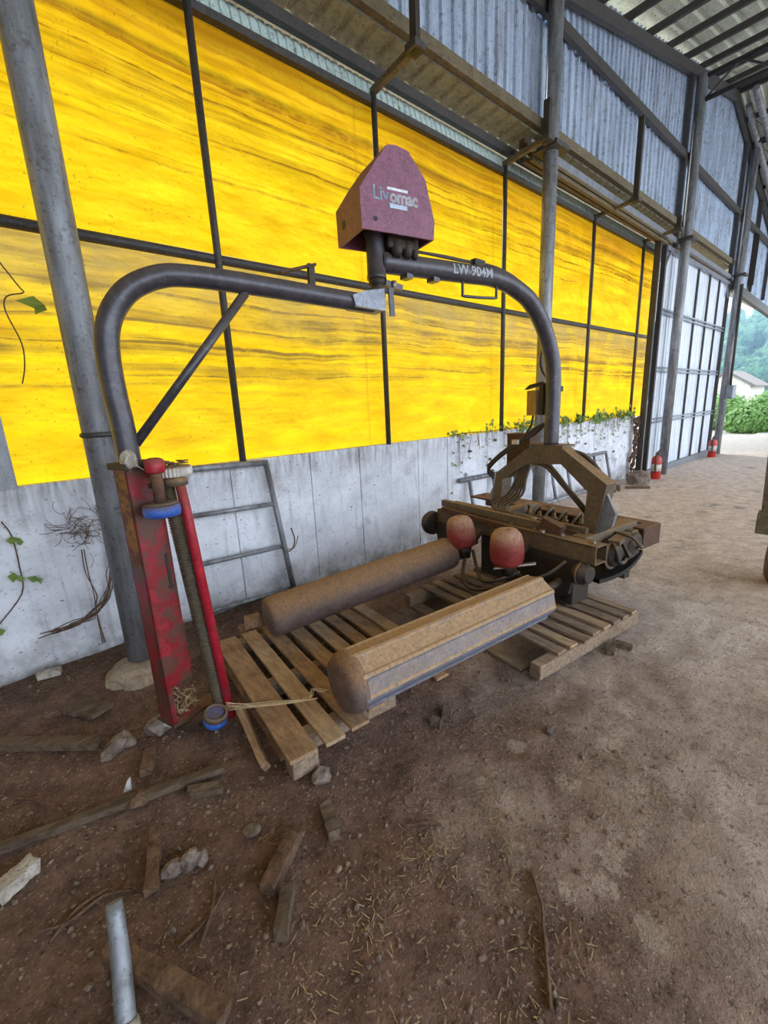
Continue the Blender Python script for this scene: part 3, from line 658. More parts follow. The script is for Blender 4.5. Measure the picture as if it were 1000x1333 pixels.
def text_mesh(name, s, size, mat_, parent, fn, ext=.002, shear=0., spacing=1.0, bold=0.):
    """lettering as a thin mesh, each vertex (x, y, d) placed by fn"""
    cu = bpy.data.curves.new(name, 'FONT'); cu.body = s; cu.size = size; cu.extrude = ext; cu.space_character = spacing; cu.shear = shear; cu.resolution_u = 3; cu.offset = bold
    tmp = bpy.data.objects.new(name, cu); COL.objects.link(tmp); bpy.context.view_layer.update()
    me = bpy.data.meshes.new_from_object(tmp.evaluated_get(bpy.context.evaluated_depsgraph_get())); bpy.data.objects.remove(tmp); bpy.data.curves.remove(cu)
    bmx = bmesh.new(); bmx.from_mesh(me); bmesh.ops.triangulate(bmx, faces=bmx.faces[:])
    for _ in range(3):
        es = [e for e in bmx.edges if e.calc_length() > .012]
        if es: bmesh.ops.subdivide_edges(bmx, edges=es, cuts=1, use_grid_fill=True); bmesh.ops.triangulate(bmx, faces=bmx.faces[:])
    bmx.to_mesh(me); bmx.free()
    off = world_of(parent); mx = max(v.co.x for v in me.vertices)
    for v in me.vertices: v.co = fn(v.co.x, v.co.y, v.co.z)-off
    me.materials.clear(); me.materials.append(M[mat_]); me.name = name
    o = bpy.data.objects.new(name, me); COL.objects.link(o); o.parent = parent; return o, mx

def mast_and_hub():
    z = 2.405; R0 = .056
    pts = [(HUB.x+.02*AU.x, HUB.y+.02*AU.y, z), (2.095, 1.948, z), (2.40, 1.886, z), (2.56, 1.854, z), (2.70, 1.825, 2.382), (2.83, 1.799, 2.335), (2.925, 1.779, 2.28), (3.035, 1.757, 2.165), (3.12, 1.740, 2.02), (3.172, 1.73, 1.88), (3.19, 1.726, 1.72), (3.192, 1.725, 1.5), (3.192, 1.725, 1.27)]
    mast = MB().tube(pts, R0, 28, smooth=6).build('mast', 'machine', BW)
    face = -AV  # towards the camera
    def wrap(x0):
        def f(x, y, d):
            th = (y-.022)/R0; base = HUB+AU*(x0+x); base.z = z
            return base+(face*math.cos(th)+Vector((0, 0, 1))*math.sin(th))*(R0+.0018+abs(d)*.3)
        return f
    text_mesh('lettering', 'LW 904M', .078, 'letter', mast, wrap(.50), .001, bold=.0018)
    # grab handle under the tube
    b = MB(); q = lambda a, zz: HUB+AU*a+Vector((0, 0, zz))-AV*.02
    b.tube([q(.60, 2.36), q(.60, 2.285), q(.62, 2.268), q(.86, 2.275), q(.88, 2.29), q(.88, 2.36)], .009, 8, smooth=2); b.build('handle', 'machine', mast)
    # oil line clipped on top of the tube
    q = lambda a, zz, o=0.: HUB+AU*a+Vector((0, 0, zz))+AV*o
    b = MB()
    for k in range(2):
        b.tube([q(.24, 2.49, .01*k), q(.45, 2.482+.008*k, .01*k), q(.62, 2.475+.008*k, .01*k), q(.80, 2.475, .01*k), q(.95, 2.455, .01*k), q(1.10, 2.405, .01*k), q(1.26, 2.29, .01*k), q(1.38, 2.13, .01*k), q(1.46, 1.97, .01*k)], .008, 6, smooth=4)
    b.build('oil_line', 'rubber', mast)
    MB().box(q(.74, 2.475), (.10, .04, .035)).build('line_clip', 'black_part', mast)
    for a in (.20, .39): MB().box(q(a, 2.345), (.05, .06, .025)).build('lug', 'machine', mast)
    # mast-side control box, lever and coil
    b = MB(); wbox(b, 2.90, 3.0, 2.225, 2.30, 1.50, 1.69, .006); b.build('control_box', 'box_yellow', mast)
    b = MB(); wbox(b, 2.92, 3.0, 2.165, 2.20, 1.50, 1.74); b.build('mounting_strip', 'black_part', mast)
    MB().prism([W(2.93, 2.20, 1.75), W(2.93, 2.30, 1.735), W(2.93, 2.35, 1.70), W(2.93, 2.24, 1.72)], UX*.05).build('lever', 'black_part', mast)
    MB().tube([W(2.95, 2.27, 1.50), W(2.94, 2.28, 1.42), W(2.93, 2.33, 1.34), W(2.94, 2.38, 1.28)], .009, 6, smooth=4).build('cable', 'rubber', mast)
    MB().tube([W(2.98, 2.17, 1.76), W(2.96, 2.22, 1.86), W(2.98, 2.23, 1.98), W(3.0, 2.17, 2.0), W(3.0, 2.16, 1.88)], .008, 6, smooth=4).build('bent_rod', 'rust', mast)
    MB().bar(MASTP+AU*.045+Vector((0, 0, 1.69)), MASTP+AU*.09+Vector((0, 0, 1.69)), .04, .04).build('lug', 'black_part', mast)
    # hub
    hub = MB().lathe([(.055, 0), (.055, .02), (.052, .022), (.052, .20), (.058, .22), (.064, .24)], (HUB.x, HUB.y, 2.312), (0, 0, 1), 28).build('hub', 'machine', BW)
    MB().lathe([(.032, 0), (.05, .01), (.05, .025), (.036, .03), (.036, .05), (.045, .055), (.045, .08)], (HUB.x, HUB.y, 2.232), (0, 0, 1), 24).build('bearing', 'black_part', hub)
    MB().bar(HUB+AU*.05+Vector((0, 0, 2.30)), HUB+AU*.16+Vector((0, 0, 2.28)), .035, .03).build('stop_lug', 'machine', hub)
    MB().lathe([(.016, 0), (.016, .04)], HUB+AU*.10-AV*.02+Vector((0, 0, 2.27)), (0, 0, 1), 6).build('bolt', 'bolt', hub)
    MB().bar(HUB+AU*.07-AV*.03+Vector((0, 0, 2.27)), HUB+AU*.075-AV*.03+Vector((0, 0, 2.12)), .012, .03).build('trip_lever', 'machine', hub)
    # hood
    prof = [(-.155, 2.50), (-.158, 2.68), (-.07, 2.80), (.008, 2.897), (.06, 2.905), (.135, 2.895), (.24, 2.785), (.297, 2.59), (.29, 2.50)]
    th = .012
    H = lambda u, o, zz: HUB+AU*u+AV*o+Vector((0, 0, zz))
    b = MB(); n = len(prof); cx, cz = .06, 2.66
    inn = [(cx+(u-cx)*.94, cz+(zz-cz)*.94 if zz > 2.51 else zz) for u, zz in prof]
    fo = [b.b.verts.new(H(u, -.15, zz)) for u, zz in prof]; bo = [b.b.verts.new(H(u, .15, zz)) for u, zz in prof]
    fi = [b.b.verts.new(H(u, -.138, zz)) for u, zz in inn]; bi = [b.b.verts.new(H(u, .138, zz)) for u, zz in inn]
    b.b.faces.new(fo); b.b.faces.new(bo[::-1]); b.b.faces.new(fi[::-1]); b.b.faces.new(bi)
    for k in range(n-1):
        b.b.faces.new((fo[k], bo[k], bo[k+1], fo[k+1])); b.b.faces.new((fi[k], fi[k+1], bi[k+1], bi[k]))
    for A_, B_ in ((fo, fi), (bi, bo)):
        b.b.faces.new((A_[0], A_[-1], B_[-1], B_[0]))
    b.b.faces.new((fo[0], fi[0], bi[0], bo[0])); b.b.faces.new((fo[-1], bo[-1], bi[-1], fi[-1]))
    hood = b.build('hood', 'hood', BW); hood['label'] = 'faded purple-red sheet metal hood on the arm pivot'
    face_f = lambda x0, z0: (lambda x, y, d: H(x0+x, -.1512-abs(d)*.2, z0+y))
    o1, w1 = text_mesh('lettering', 'Liv', .090, 'letter_blue', hood, face_f(-.088, 2.645), .001, 0, .95, .0015)
    o2, w2 = text_mesh('lettering', 'omac', .084, 'letter', hood, face_f(-.088+w1+.002, 2.645), .0012, 0, .92, .003)
    b = MB(); b.prism([H(.0, -.1513, 2.698), H(.125, -.1513, 2.698), H(.125, -.1513, 2.711), H(.0, -.1513, 2.711)], -AV*.001); b.build('logo_bar', 'letter', hood)
    b = MB(); b.prism([H(.012, -.1513, 2.617), H(.12, -.1513, 2.617), H(.12, -.1513, 2.638), H(.012, -.1513, 2.638)], -AV*.001); b.build('logo_bar', 'letter_blue', hood)
    MB().lathe([(.012, 0), (.012, .004)], H(-.075, -.149, 2.555), -AV, 12).build('screw_hole', 'black_part', hood)
    MB().lathe([(.024, 0), (.024, .004)], H(-.153, .06, 2.585), -AU, 16).build('round_hole', 'black_part', hood)
    b = MB(); b.box(H(.13, .0, 2.53), (.18, .16, .14), Matrix((AU, AV, Vector((0, 0, 1)))).transposed(), .01); b.build('motor', 'black_part', hood)
    for a, rr in ((.10, .035), (.17, .03), (.22, .022)): MB().lathe([(rr, 0), (rr, .05), (rr*.6, .08)], H(a, -.06, 2.50), (0, 0, -1), 14).build('fitting', 'black_part', hood)
    MB().bar(H(.225, -.06, 2.52), H(.225, -.06, 2.44), .03, .02, (0, 1, 0)).build('bracket', 'grey_plate', hood)
mast_and_hub()

def arm():
    pts = [(1.70, 2.027, 2.183), (1.576, 2.045, 2.187), (1.187, 2.103, 2.208), (.931, 2.141, 2.221), (.742, 2.169, 2.224), (.629, 2.186, 2.210), (.516, 2.203, 2.156), (.441, 2.214, 2.075), (.398, 2.220, 1.979), (.383, 2.223, 1.859), (.384, 2.223, 1.71), (.39, 2.221, 1.59), (.392, 2.221, 1.40)]
    a = MB().tube(pts, .0475, 28, smooth=6).build('arm', 'machine', BW)
    MB().tube([(.425, 2.216, 1.50), (.99, 2.132, 2.175)], .021, 16).build('brace', 'machine', a)
    MB().bar((1.338, 2.08, 2.24), (1.34, 2.08, 2.345), .035, .02, (0, 1, 0)).build('stop_upright', 'black_part', a)
    MB().bar((1.365, 2.076, 2.345), (1.17, 2.10, 2.285), .03, .012).build('stop_strip', 'rust', a)
    q = lambda t, zz, o=0.: Vector((1.70, 2.027, 0))+Vector((-.989, .147, 0))*t+Vector((.147, .989, 0))*o+Vector((0, 0, zz))
    MB().prism([q(-.045, 2.255, -.06), q(.07, 2.235, -.06), q(.16, 2.205, -.06), q(.14, 2.15, -.06), q(-.045, 2.14, -.06)], Vector((.147, .989, 0))*.12).build('pivot_block', 'grey_plate', a)
    MB().lathe([(.045, 0), (.045, .02)], (HUB.x, HUB.y, 2.222), (0, 0, 1), 20).build('pivot_flange', 'machine', a)
arm()

def film_dispenser():
    Z = Vector((0, 0, 1)); C0 = Vector((.42, 2.2, 0))
    ax = Vector((.95, .31, 0)).normalized(); ay = Vector((-ax.y, ax.x, 0))
    p = lambda a, o, z: Vector((.335, 2.215, 0))+ax*a+ay*o+Z*z
    b = MB(); Tm = Matrix((ax, ay, Z)).transposed()
    def bx(a0, a1, o0, o1, z0, z1, bev=0.): b.box(p((a0+a1)/2, (o0+o1)/2, (z0+z1)/2), (a1-a0, o1-o0, z1-z0), Tm, bev)
    bx(.0, .145, -.065, -.058, .30, 1.40); bx(.0, .03, -.065, -.058, .10, .30); bx(0, .007, -.065, .035, .10, 1.40); bx(0, .145, .028, .035, .10, 1.40); bx(0, .16, -.065, .035, .10, .108)
    ch = b.build('film_carriage', 'red', BW); ch['label'] = 'scratched red steel channel of the film dispenser'
    b = MB(); b.box(p(.115, -.0665, .90), (.014, .003, .16), Tm); b.build('slot', 'black_part', ch)
    b = MB(); b.lathe([(.014, 0), (.014, .004)], p(.115, -.0645, .81), -ay, 10); b.build('slot_pin', 'black_part', ch)
    b = MB(); b.box(p(-.001, -.018, 1.16), (.002, .075, .44), Tm); b.build('lit_side_strip', 'ochre_lit', ch)  # orange light on the channel's left side, painted as a strip
    b = MB(); b.box(p(.05, -.02, 1.41), (.13, .15, .03), Tm, .004); b.build('head_plate', 'black_part', ch)
    MB().rock(p(.02, -.07, 1.435), (.035, .04, .045), .35, 2, 5).build('wrapped_knob', 'palewood', ch)
    MB().bar(p(.06, -.05, 1.42), p(.14, -.11, 1.41), .05, .03).build('bracket', 'rust', ch)
    # red cap, its stem and the blue guide wheel
    c = Vector((.462, 2.10, 0))
    MB().lathe([(.036, 0), (.042, .008), (.042, .05), (.036, .06), (.02, .066)], c+Z*1.375, Z, 24).build('red_cap', 'red_bright', ch)
    MB().tube([c+Z*1.19, c+Z*1.40], .025, 16).build('stem', 'rust', ch)
    wv = MB().lathe([(.03, .04), (.035, .02), (.068, .02), (.072, .034), (.078, .03), (.08, .0), (.074, -.018), (.05, -.024), (.01, -.024)], c+Z*1.20, Z, 32).build('guide_wheel', 'blue', ch)
    MB().lathe([(.072, .0), (.072, .006), (.04, .008)], c+Z*1.233, Z, 32).build('rim', 'hose_brown', wv)
    # toothed nylon gear and bearing under it
    g = Vector((.552, 2.165, 0)); nt = 60
    MB().lathe([(.03, 0), (.078, 0), (.082, .006), (.082, .038), (.076, .045), (.02, .046)], g+Z*1.345, Z, nt, lambda k: 1.0 if k % 2 else .93).build('gear', 'nylon', ch)
    b = MB()
    for k in range(26): b.box(g+Z*1.398+Vector((R.uniform(-.06, .06), R.uniform(-.06, .06), R.uniform(0, .014))), (.03, .008, .006), Rz(R.uniform(0, 3)))
    o = b.build('dead_leaves', 'bark', ch); o['kind'] = 'stuff'
    MB().lathe([(.055, 0), (.055, .03), (.03, .05)], g+Z*1.30, Z, 24).build('bearing', 'machine_dusty', ch)
    MB().bar(p(.10, 0, 1.31), g+Z*1.31, .10, .02).build('cross_plate', 'black_part', ch)
    # ribbed film roller
    a0, a1 = Vector((.525, 2.19, 1.31)), Vector((.592, 2.13, .10)); L = (a1-a0).length; d = (a1-a0).normalized(); prof = [(.026, 0), (.026, .15)]; h = .15
    while h < L-.03: prof += [(.037, h), (.037, h+.005), (.027, h+.0065), (.027, h+.011)]; h += .0125
    MB().lathe(prof, a0, d, 14).build('ribbed_roller', 'roller_thread', ch)
    # bright red guard rod
    MB().tube([(.563, 2.14, 1.33), (.572, 2.13, 1.18), (.622, 2.09, .04)], [.023]*3, 16).build('guard_rod', 'red_bright', ch)
    # foot plate and lower wheel
    MB().prism([p(.0, -.075, .085), p(.17, -.085, .085), p(.27, -.12, .085), p(.26, -.02, .085), p(.0, .07, .085)], Z*.014).build('foot_plate', 'rust', ch)
    c2 = Vector((.535, 2.07, .075)); tilt = Vector((.10, -.30, 1)).normalized()
    wv = MB().lathe([(.03, .055), (.048, .055), (.056, .05), (.062, .02), (.058, -.004), (.04, -.01), (.005, -.01)], c2, tilt, 28).build('guide_wheel', 'blue', ch)
    MB().lathe([(.058, .034), (.061, .04), (.058, .062), (.046, .066), (.046, .052), (.005, .05)], c2, tilt, 28).build('rim', 'hose_brown', wv)
    b = MB()
    for k in range(5): b.tube([c2+Vector((R.uniform(-.03, .03), R.uniform(-.03, .03), -.01)), c2+Vector((R.uniform(-.02, .02), R.uniform(-.03, 0), -.045)), c2+Vector((R.uniform(-.01, .01), R.uniform(-.02, 0), -.07))], .002, 4)
    o = b.build('straw_wisp', 'straw', ch); o['kind'] = 'stuff'
    b = MB()
    for k in range(90):
        c3 = p(.07+R.uniform(-.05, .09), R.uniform(-.06, .05), .13+.12*R.random()**2+.0); q = Vector((R.uniform(-1, 1), R.uniform(-1, 1), R.uniform(-.6, .8)))*.06; b.tube([c3-q*.5, c3+q*.5], .0018, 3)
    o = b.build('straw_clump', 'straw', ch); o['kind'] = 'stuff'
    MB().tube([p(.03, -.09, 1.42), p(.08, -.12, 1.36), p(.13, -.10, 1.26)], .002, 4, smooth=4).build('string', 'twine', ch)
film_dispenser()

# ================================================================== PALLETS
def pallet(name_loc, label, slats, L, Wd, zt, mats, rot=-.122, front=(0., 1.), fy=.05):
    t = thing('pallet', (name_loc[0], name_loc[1], 0), label, 'pallet', 'wooden pallets under the machine'); t.rotation_euler = (0, 0, rot)
    inv = lambda o: o  # parts are built in the pallet's own frame
    def part(b, name, m):
        bmesh.ops.recalc_face_normals(b.b, faces=b.b.faces[:]); me = bpy.data.meshes.new(name); b.b.to_mesh(me); b.b.free(); me.materials.append(M[m]); o = bpy.data.objects.new(name, me); COL.objects.link(o); o.parent = t; return o
    for k, (x0, x1, y0, y1, dz) in enumerate(slats):
        b = MB(); b.box(((x0+x1)/2, (y0+y1)/2, zt-.010+dz), (x1-x0, y1-y0, .02), Rz(R.uniform(-.006, .006)), .002); part(b, 'slat', mats[k % len(mats)])
    for k, y in enumerate((fy, L/2, L-.06)):
        f0, f1 = front if k == 0 else (0., 1.)
        b = MB(); b.box((Wd*(f0+f1)/2, y, zt-.066), (Wd*(f1-f0), .075, .09), None, .006); part(b, 'stringer', 'pallet_dark')
    if fy > .1:
        b = MB(); b.box((.075, .045, .062), (.13, .085, .10), Rz(.05), .006); part(b, 'corner_block', 'pallet_dark')
    for x in (.06, Wd/2, Wd-.06):
        b = MB(); b.box((x, L/2+.06, .012), (.10, L*.85, .02), None, .002); part(b, 'bottom_board', mats[-1])
    return t
xs = [(.0, .135), (.175, .275), (.315, .415), (.455, .555), (.60, .695), (.735, .825), (.865, .955), (.99, 1.085)]
sl = [(a, b_, (-.01, -.015, .0, .06, .10, .13, .16)[k], 1.27, 0.) for k, (a, b_) in enumerate(xs[:7])]+[(xs[7][0], xs[7][1], .55, 1.27, .0)]
pallet((.662, 1.508), 'brown slatted pallet under the left ends of both rollers', sl, 1.28, 1.10, .13, ['pallet', 'pallet_tan', 'pallet'], -.105, (0.02, .60), .15)
xs = [(.175, .255), (.30, .375), (.42, .50), (.545, .625), (.67, .75), (.79, .87), (.91, .98), (1.02, 1.085)]
sl = [(a, b_, .02 if k not in (2,) else .0, 1.34, 0.) for k, (a, b_) in enumerate(xs)]
pallet((2.075, 1.115), 'greyer broken pallet under the frame with its first slat missing', sl, 1.36, 1.10, .13, ['pallet_dark', 'pallet_tan', 'pallet_dark'])
def loose_board(name, p0, p1, wd, ht, m, label, group='scrap wood on the dirt floor', upd=(0, 0, 1), jag=True, cat='board', taper=1.):
    """a weathered board or strip with uneven ends"""
    p0, p1 = Vector(p0), Vector(p1); d = p1-p0; L = d.length; d.normalize(); s_ = Vector(upd).cross(d).normalized(); up = d.cross(s_); b = MB(); n = 9; rings = []
    sd0 = R.random()*50
    for i in range(n):
        t = i/(n-1); c = p0+d*L*t; k = 1+(taper-1)*t; ww = wd*k*(1+.22*mnoise.noise(Vector((t*5, sd0, 0)))*jag); hh = ht*(1+.25*mnoise.noise(Vector((t*4, sd0, 7)))*jag)
        e = [(-1, -1), (1, -1), (1, 1), (0, 1.08), (-1, 1)]; ring = []
        for a, h in e:
            off = 0
            if i in (0, n-1) and jag: off = R.uniform(-.25, .05)*wd*(1 if i else -1)
            ring.append(b.b.verts.new(c+s_*a*ww/2+up*h*hh/2+d*off))
        rings.append(ring)
    for q, r_ in zip(rings, rings[1:]):
        for k in range(5): b.b.faces.new((q[k], q[(k+1) % 5], r_[(k+1) % 5], r_[k]))
    b.b.faces.new(rings[0][::-1]); b.b.faces.new(rings[-1]); return tag(b.build(name, m), label, cat, group)
loose_board('wooden_wedge', (.66, 2.05, .10), (.615, 1.66, .02), .06, .03, 'pallet', 'short tan board leaning against the side of the left pallet', upd=(1, 0, .5))
loose_board('wooden_block', (1.02, 2.83, .16), (1.14, 2.80, .16), .09, .07, 'pallet', 'small wooden block behind the smooth roller end', cat='block')
loose_board('wooden_block', (1.00, 2.90, .05), (1.16, 2.84, .05), .12, .10, 'pallet', 'wooden block at the pallet corner below the smooth roller', cat='block')
for k, (x, y, ln, a, lab) in enumerate(((2.70, .985, .10, .3, 'short wood offcut lying before the right pallet stringer'), (2.80, .95, .12, 1.9, 'dark wood chip propped beside the right pallet'), (1.50, 1.335, .09, .6, 'grey crumbling wood piece at the front of the ribbed roller'), (1.40, 1.325, .07, 2., 'small splinter below the ribbed roller'))):
    z = ground_z(x, y)+.02; d = Vector((math.cos(a), math.sin(a), .1))*ln/2; loose_board('wood_offcut', Vector((x, y, z))-d, Vector((x, y, z))+d, .045, .03, 'wood', lab)

# ================================================================== THINGS ALONG THE WALL
def pipe_racks():
    t = thing('pipe_hurdle', (1.2, 3.38, 0), 'galvanised pipe hurdle leaning on the wall behind the film dispenser', 'hurdle')
    MB().tube([(.55, 3.40, 1.245), (1.60, 3.385, 1.215)], .026, 12).build('top_pipe', 'galv', t)
    MB().tube([(1.585, 3.38, 1.21), (1.70, 3.33, .03)], .024, 12).build('end_pipe', 'galv', t)
    for z, x1 in ((.86, 1.60), (.47, 1.65), (.06, 1.70)): MB().tube([(.86, 3.38, z+.02), (x1, 3.365, z)], .019, 10).build('cross_pipe', 'galv', t)
    t = thing('pipe_hurdle', (6.2, 3.36, 0), 'grey pipe hurdle standing against the wall behind the machine', 'hurdle')
    MB().tube([(4.1, 3.40, .70), (8.3, 3.40, .64)], .03, 10).build('top_pipe', 'galv', t); MB().tube([(4.1, 3.28, .10), (8.3, 3.28, .08)], .03, 10).build('bottom_pipe', 'galv', t)
    for k in range(9): MB().tube([(4.3+k*.5, 3.40, .69-.006*k), (4.3+k*.5, 3.28, .09)], .024, 10).build('upright', 'galv', t)
pipe_racks()

def extinguisher(x, y, sc, lab):
    t = thing('fire_extinguisher', (x, y, 0), lab, 'extinguisher', 'red fire extinguishers by the gate'); r = .085*sc; z0 = ground_z(x, y)-.01
    MB().lathe([(r*.85, 0), (r, .015), (r, .36*sc), (r*.9, .40*sc), (r*.55, .44*sc), (.022, .455*sc)], (x, y, z0), (0, 0, 1), 24).build('cylinder', 'extinguisher', t)
    MB().lathe([(r*1.012, 0), (r*1.012, .13*sc)], (x, y, z0+.16*sc), (0, 0, 1), 24).build('label_band', 'label', t)
    MB().lathe([(.03, 0), (.03, .05)], (x, y, z0+.455*sc), (0, 0, 1), 12).build('valve', 'black_part', t)
    MB().bar((x-.02, y, z0+.50*sc), (x+.11, y-.02, z0+.55*sc), .03, .012).build('lever', 'black_part', t)
    MB().bar((x-.02, y, z0+.485*sc), (x+.10, y-.02, z0+.49*sc), .03, .012).build('carry_handle', 'black_part', t)
    MB().tube([(x-.02, y, z0+.48*sc), (x-.09, y-.01, z0+.46*sc), (x-.115, y-.02, z0+.30*sc), (x-.10, y-.02, z0+.12*sc)], .014, 8, smooth=4).build('hose', 'rubber', t)
extinguisher(9.62, 2.96, 1.05, 'red fire extinguisher with a pale label at the near edge of the gate')
extinguisher(13.75, 2.98, 1.05, 'red fire extinguisher at the far end of the white gate')
def lump(name, c, sz, m, lab, cat, group=None, seed=0, rough=.4, sub=2, rz=0.):
    z = ground_z(c[0], c[1]); return tag(MB().rock((c[0], c[1], z+sz[2]*.55), sz, rough, sub, seed, Rz(rz)).build(name, m), lab, cat, group)
lump('concrete_lump', (8.85, 3.0), (.24, .20, .17), 'stone', 'grey concrete lump on the floor near the first extinguisher', 'rubble', None, 3)
for k, (x, y, a, L, lab) in enumerate(((8.2, 3.1, .4, .5, 'dark stick among the rubble by the gate corner'), (8.4, 2.85, 2.2, .4, 'short stick before the grey concrete lump'), (7.9, 3.2, 1.2, .45, 'stick close to the wall beyond the machine'))):
    d = Vector((math.cos(a), math.sin(a), 0))*L/2; z = ground_z(x, y)+.02; loose_board('dark_stick', Vector((x, y, z))-d, Vector((x, y, z))+d, .05, .04, 'bark', lab, 'sticks by the gate corner', cat='stick')

# the brown implement at the right edge of the view
def side_implement():
    t = thing('parked_implement', (4.6, .5, 0), 'brown steel implement cut off by the right edge of the picture', 'implement')
    MB().bar((4.62, .575, .60), (4.66, .60, 1.20), .05, .07, (0, 1, 0)).build('upright', 'brown_steel', t)
    MB().box((4.60, .56, .545), (.16, .14, .17), Rz(.1), .008).build('mounting_box', 'brown_steel', t)
    MB().lathe([(.05, 0), (.19, .0), (.235, .03), (.24, .09), (.235, .15), (.19, .18), (.05, .18)], (4.72, .535, .24), (0, -1, 0), 28).build('wheel', 'brown_steel', t)
    MB().lathe([(.06, 0), (.06, .20)], (4.72, .545, .24), (0, -1, 0), 14).build('wheel_hub', 'rust', t)
    MB().bar((4.66, .60, 1.2), (4.66, -.9, 1.2), .08, .08).build('cross_beam', 'brown_steel', t)
    MB().bar((4.66, -.85, .0), (4.66, -.85, 1.2), .08, .08, (0, 1, 0)).build('upright', 'brown_steel', t)
side_implement()

# ================================================================== SCRAP ON THE FLOOR
def gz(x, y, d=0.): return Vector((x, y, ground_z(x, y)+d))
G = 'scrap wood on the dirt floor'
loose_board('wooden_batten', gz(-.36, 2.03, .02), gz(.475, 1.785, .03), .035, .03, 'wood', 'long thin grey batten lying in front of the film dispenser', G, taper=1.2)
loose_board('wooden_plank', gz(-.55, 2.95, .02), gz(.06, 2.40, .025), .06, .04, 'wood', 'brown plank running out of the left edge of the picture', G)
loose_board('broken_board', gz(-.02, 2.86, .03), gz(.12, 2.66, .03), .12, .025, 'wood', 'broken square board lying near the wall at left', G)
loose_board('wooden_stub', gz(.245, 2.16, .02), gz(.19, 2.02, .02), .05, .04, 'bark', 'short brown stub beside the stones below the dispenser', G)
loose_board('split_stick', gz(.30, 1.775, .02), gz(.43, 1.705, .02), .03, .035, 'wood', 'short split stick beside the end of the long batten', G)
loose_board('split_stick', gz(.305, 1.75, .02), gz(.425, 1.685, .02), .025, .025, 'wood', 'thinner split stick just in front of the other by the batten', G)
loose_board('bark_strip', gz(.155, 1.69, .025), gz(.08, 1.43, .02), .045, .03, 'bark', 'tan upright-lying bark strip left of the small stones', G)
loose_board('wood_chunk', gz(.375, 1.155, .03), gz(.55, 1.275, .03), .05, .05, 'bark', 'rotten brown wood chunk at bottom centre', G)
loose_board('wood_chunk', gz(.35, 1.01, .025), gz(.44, 1.125, .025), .04, .05, 'wood', 'dark angular wood chunk below the rotten brown one', G)
loose_board('wood_chunk', gz(.705, 1.30, .025), gz(.66, 1.165, .025), .05, .05, 'wood', 'grooved wood chunk lying in front of the left pallet', G)
loose_board('split_log', gz(-.33, 1.79, .03), gz(-.21, 1.84, .03), .06, .05, 'palewood', 'pale split log end at the left edge of the picture', G)
loose_board('driftwood_piece', gz(-.15, 3.33, .03), gz(-.02, 3.31, .03), .05, .04, 'palewood', 'pale driftwood piece at the foot of the wall', G)
loose_board('timber_beam', gz(-.06, 1.33, .035), gz(.15, .93, .035), .055, .05, 'bark', 'squared brown timber running out of the bottom edge', G)
def pole():
    t = thing('grey_pole', (-.02, 1.10, 0), 'broken grey pole wrapped with tape at the bottom left', 'pole')
    MB().tube([(-.07, 1.02, -.02), (-.035, 1.17, .16), (-.02, 1.255, .27)], [.027, .024, .021], 14, smooth=3).build('shaft', 'galv', t)
    MB().lathe([(.031, 0), (.034, .01), (.032, .03), (.035, .05), (.033, .08), (.030, .10)], (-.068, 1.028, -.01), (.035, .15, .18), 14).build('tape_wrap', 'palewood', t)
pole()
lump('stone', (.325, 2.30), (.07, .06, .06), 'stone', 'large pale stone at the foot of the red channel', 'stone', 'stones on the dirt floor', 1)
lump('stone', (.12, 2.32), (.09, .045, .04), 'stone', 'long pale stone left of the red channel', 'stone', 'stones on the dirt floor', 2, rz=.6)
lump('stone', (.155, 1.47), (.04, .03, .03), 'stone', 'dark flat stone right of the bark strip', 'stone', 'stones on the dirt floor', 4)
lump('stone', (.215, 1.455), (.035, .03, .035), 'stone', 'middle one of the small stones near the bark strip', 'stone', 'stones on the dirt floor', 5)
lump('stone', (.25, 1.44), (.025, .025, .03), 'stone', 'rightmost of the small stones near the bark strip', 'stone', 'stones on the dirt floor', 6)
lump('stone', (.18, 2.30), (.03, .03, .025), 'stone', 'pebble between the two pale stones', 'stone', 'stones on the dirt floor', 7)
lump('earth_clod', (.13, 1.88), (.05, .04, .03), 'bark', 'dark clod behind the long batten', 'clod', None, 8)
lump('dark_clod', (1.755, .89), (.03, .02, .022), 'rubber', 'small black clod on the open floor right of the pallets', 'clod', None, 9)
lump('pallet_rubble', (.78, 1.45), (.05, .04, .03), 'stone', 'grey stone at the near corner of the left pallet', 'stone', None, 10)
b = MB()
for k in range(9): b.rock((.40+R.uniform(-.05, .05), 2.27+R.uniform(-.05, .05), .05+R.uniform(0, .05)), (.04, .035, .012), .7, 1, k, Matrix.Rotation(R.uniform(-1, 1), 3, 'X') @ Rz(R.uniform(0, 3)))
tag(b.build('crumpled_paper', 'paper'), 'crumpled white paper scrap at the foot of the film dispenser', 'paper')
tag(MB().lathe([(.001, 0), (.033, 0), (.036, .004), (.030, .007), (.001, .006)], gz(.437, 1.423, .002), (.1, .1, 1), 24).build('rusty_disc', 'stone'), 'flat tan disc lying on the dirt', 'disc')
o = MB().prism([gz(.09, 1.995, .0), gz(.12, 1.985, .0), gz(.125, 1.99, .06), gz(.115, 1.995, .05)], (.004, .006, 0)).build('plastic_shard', 'paper'); tag(o, 'small white shard standing behind the long batten', 'shard')
tag(MB().tube([gz(1.10, .60, .008), gz(1.03, .52, .012), gz(.985, .49, .012), gz(.93, .45, .012), gz(.82, .375, .01)], [.006, .008], 6, smooth=4).build('twig', 'twig'), 'long thin forked twig at the bottom right', 'twig')
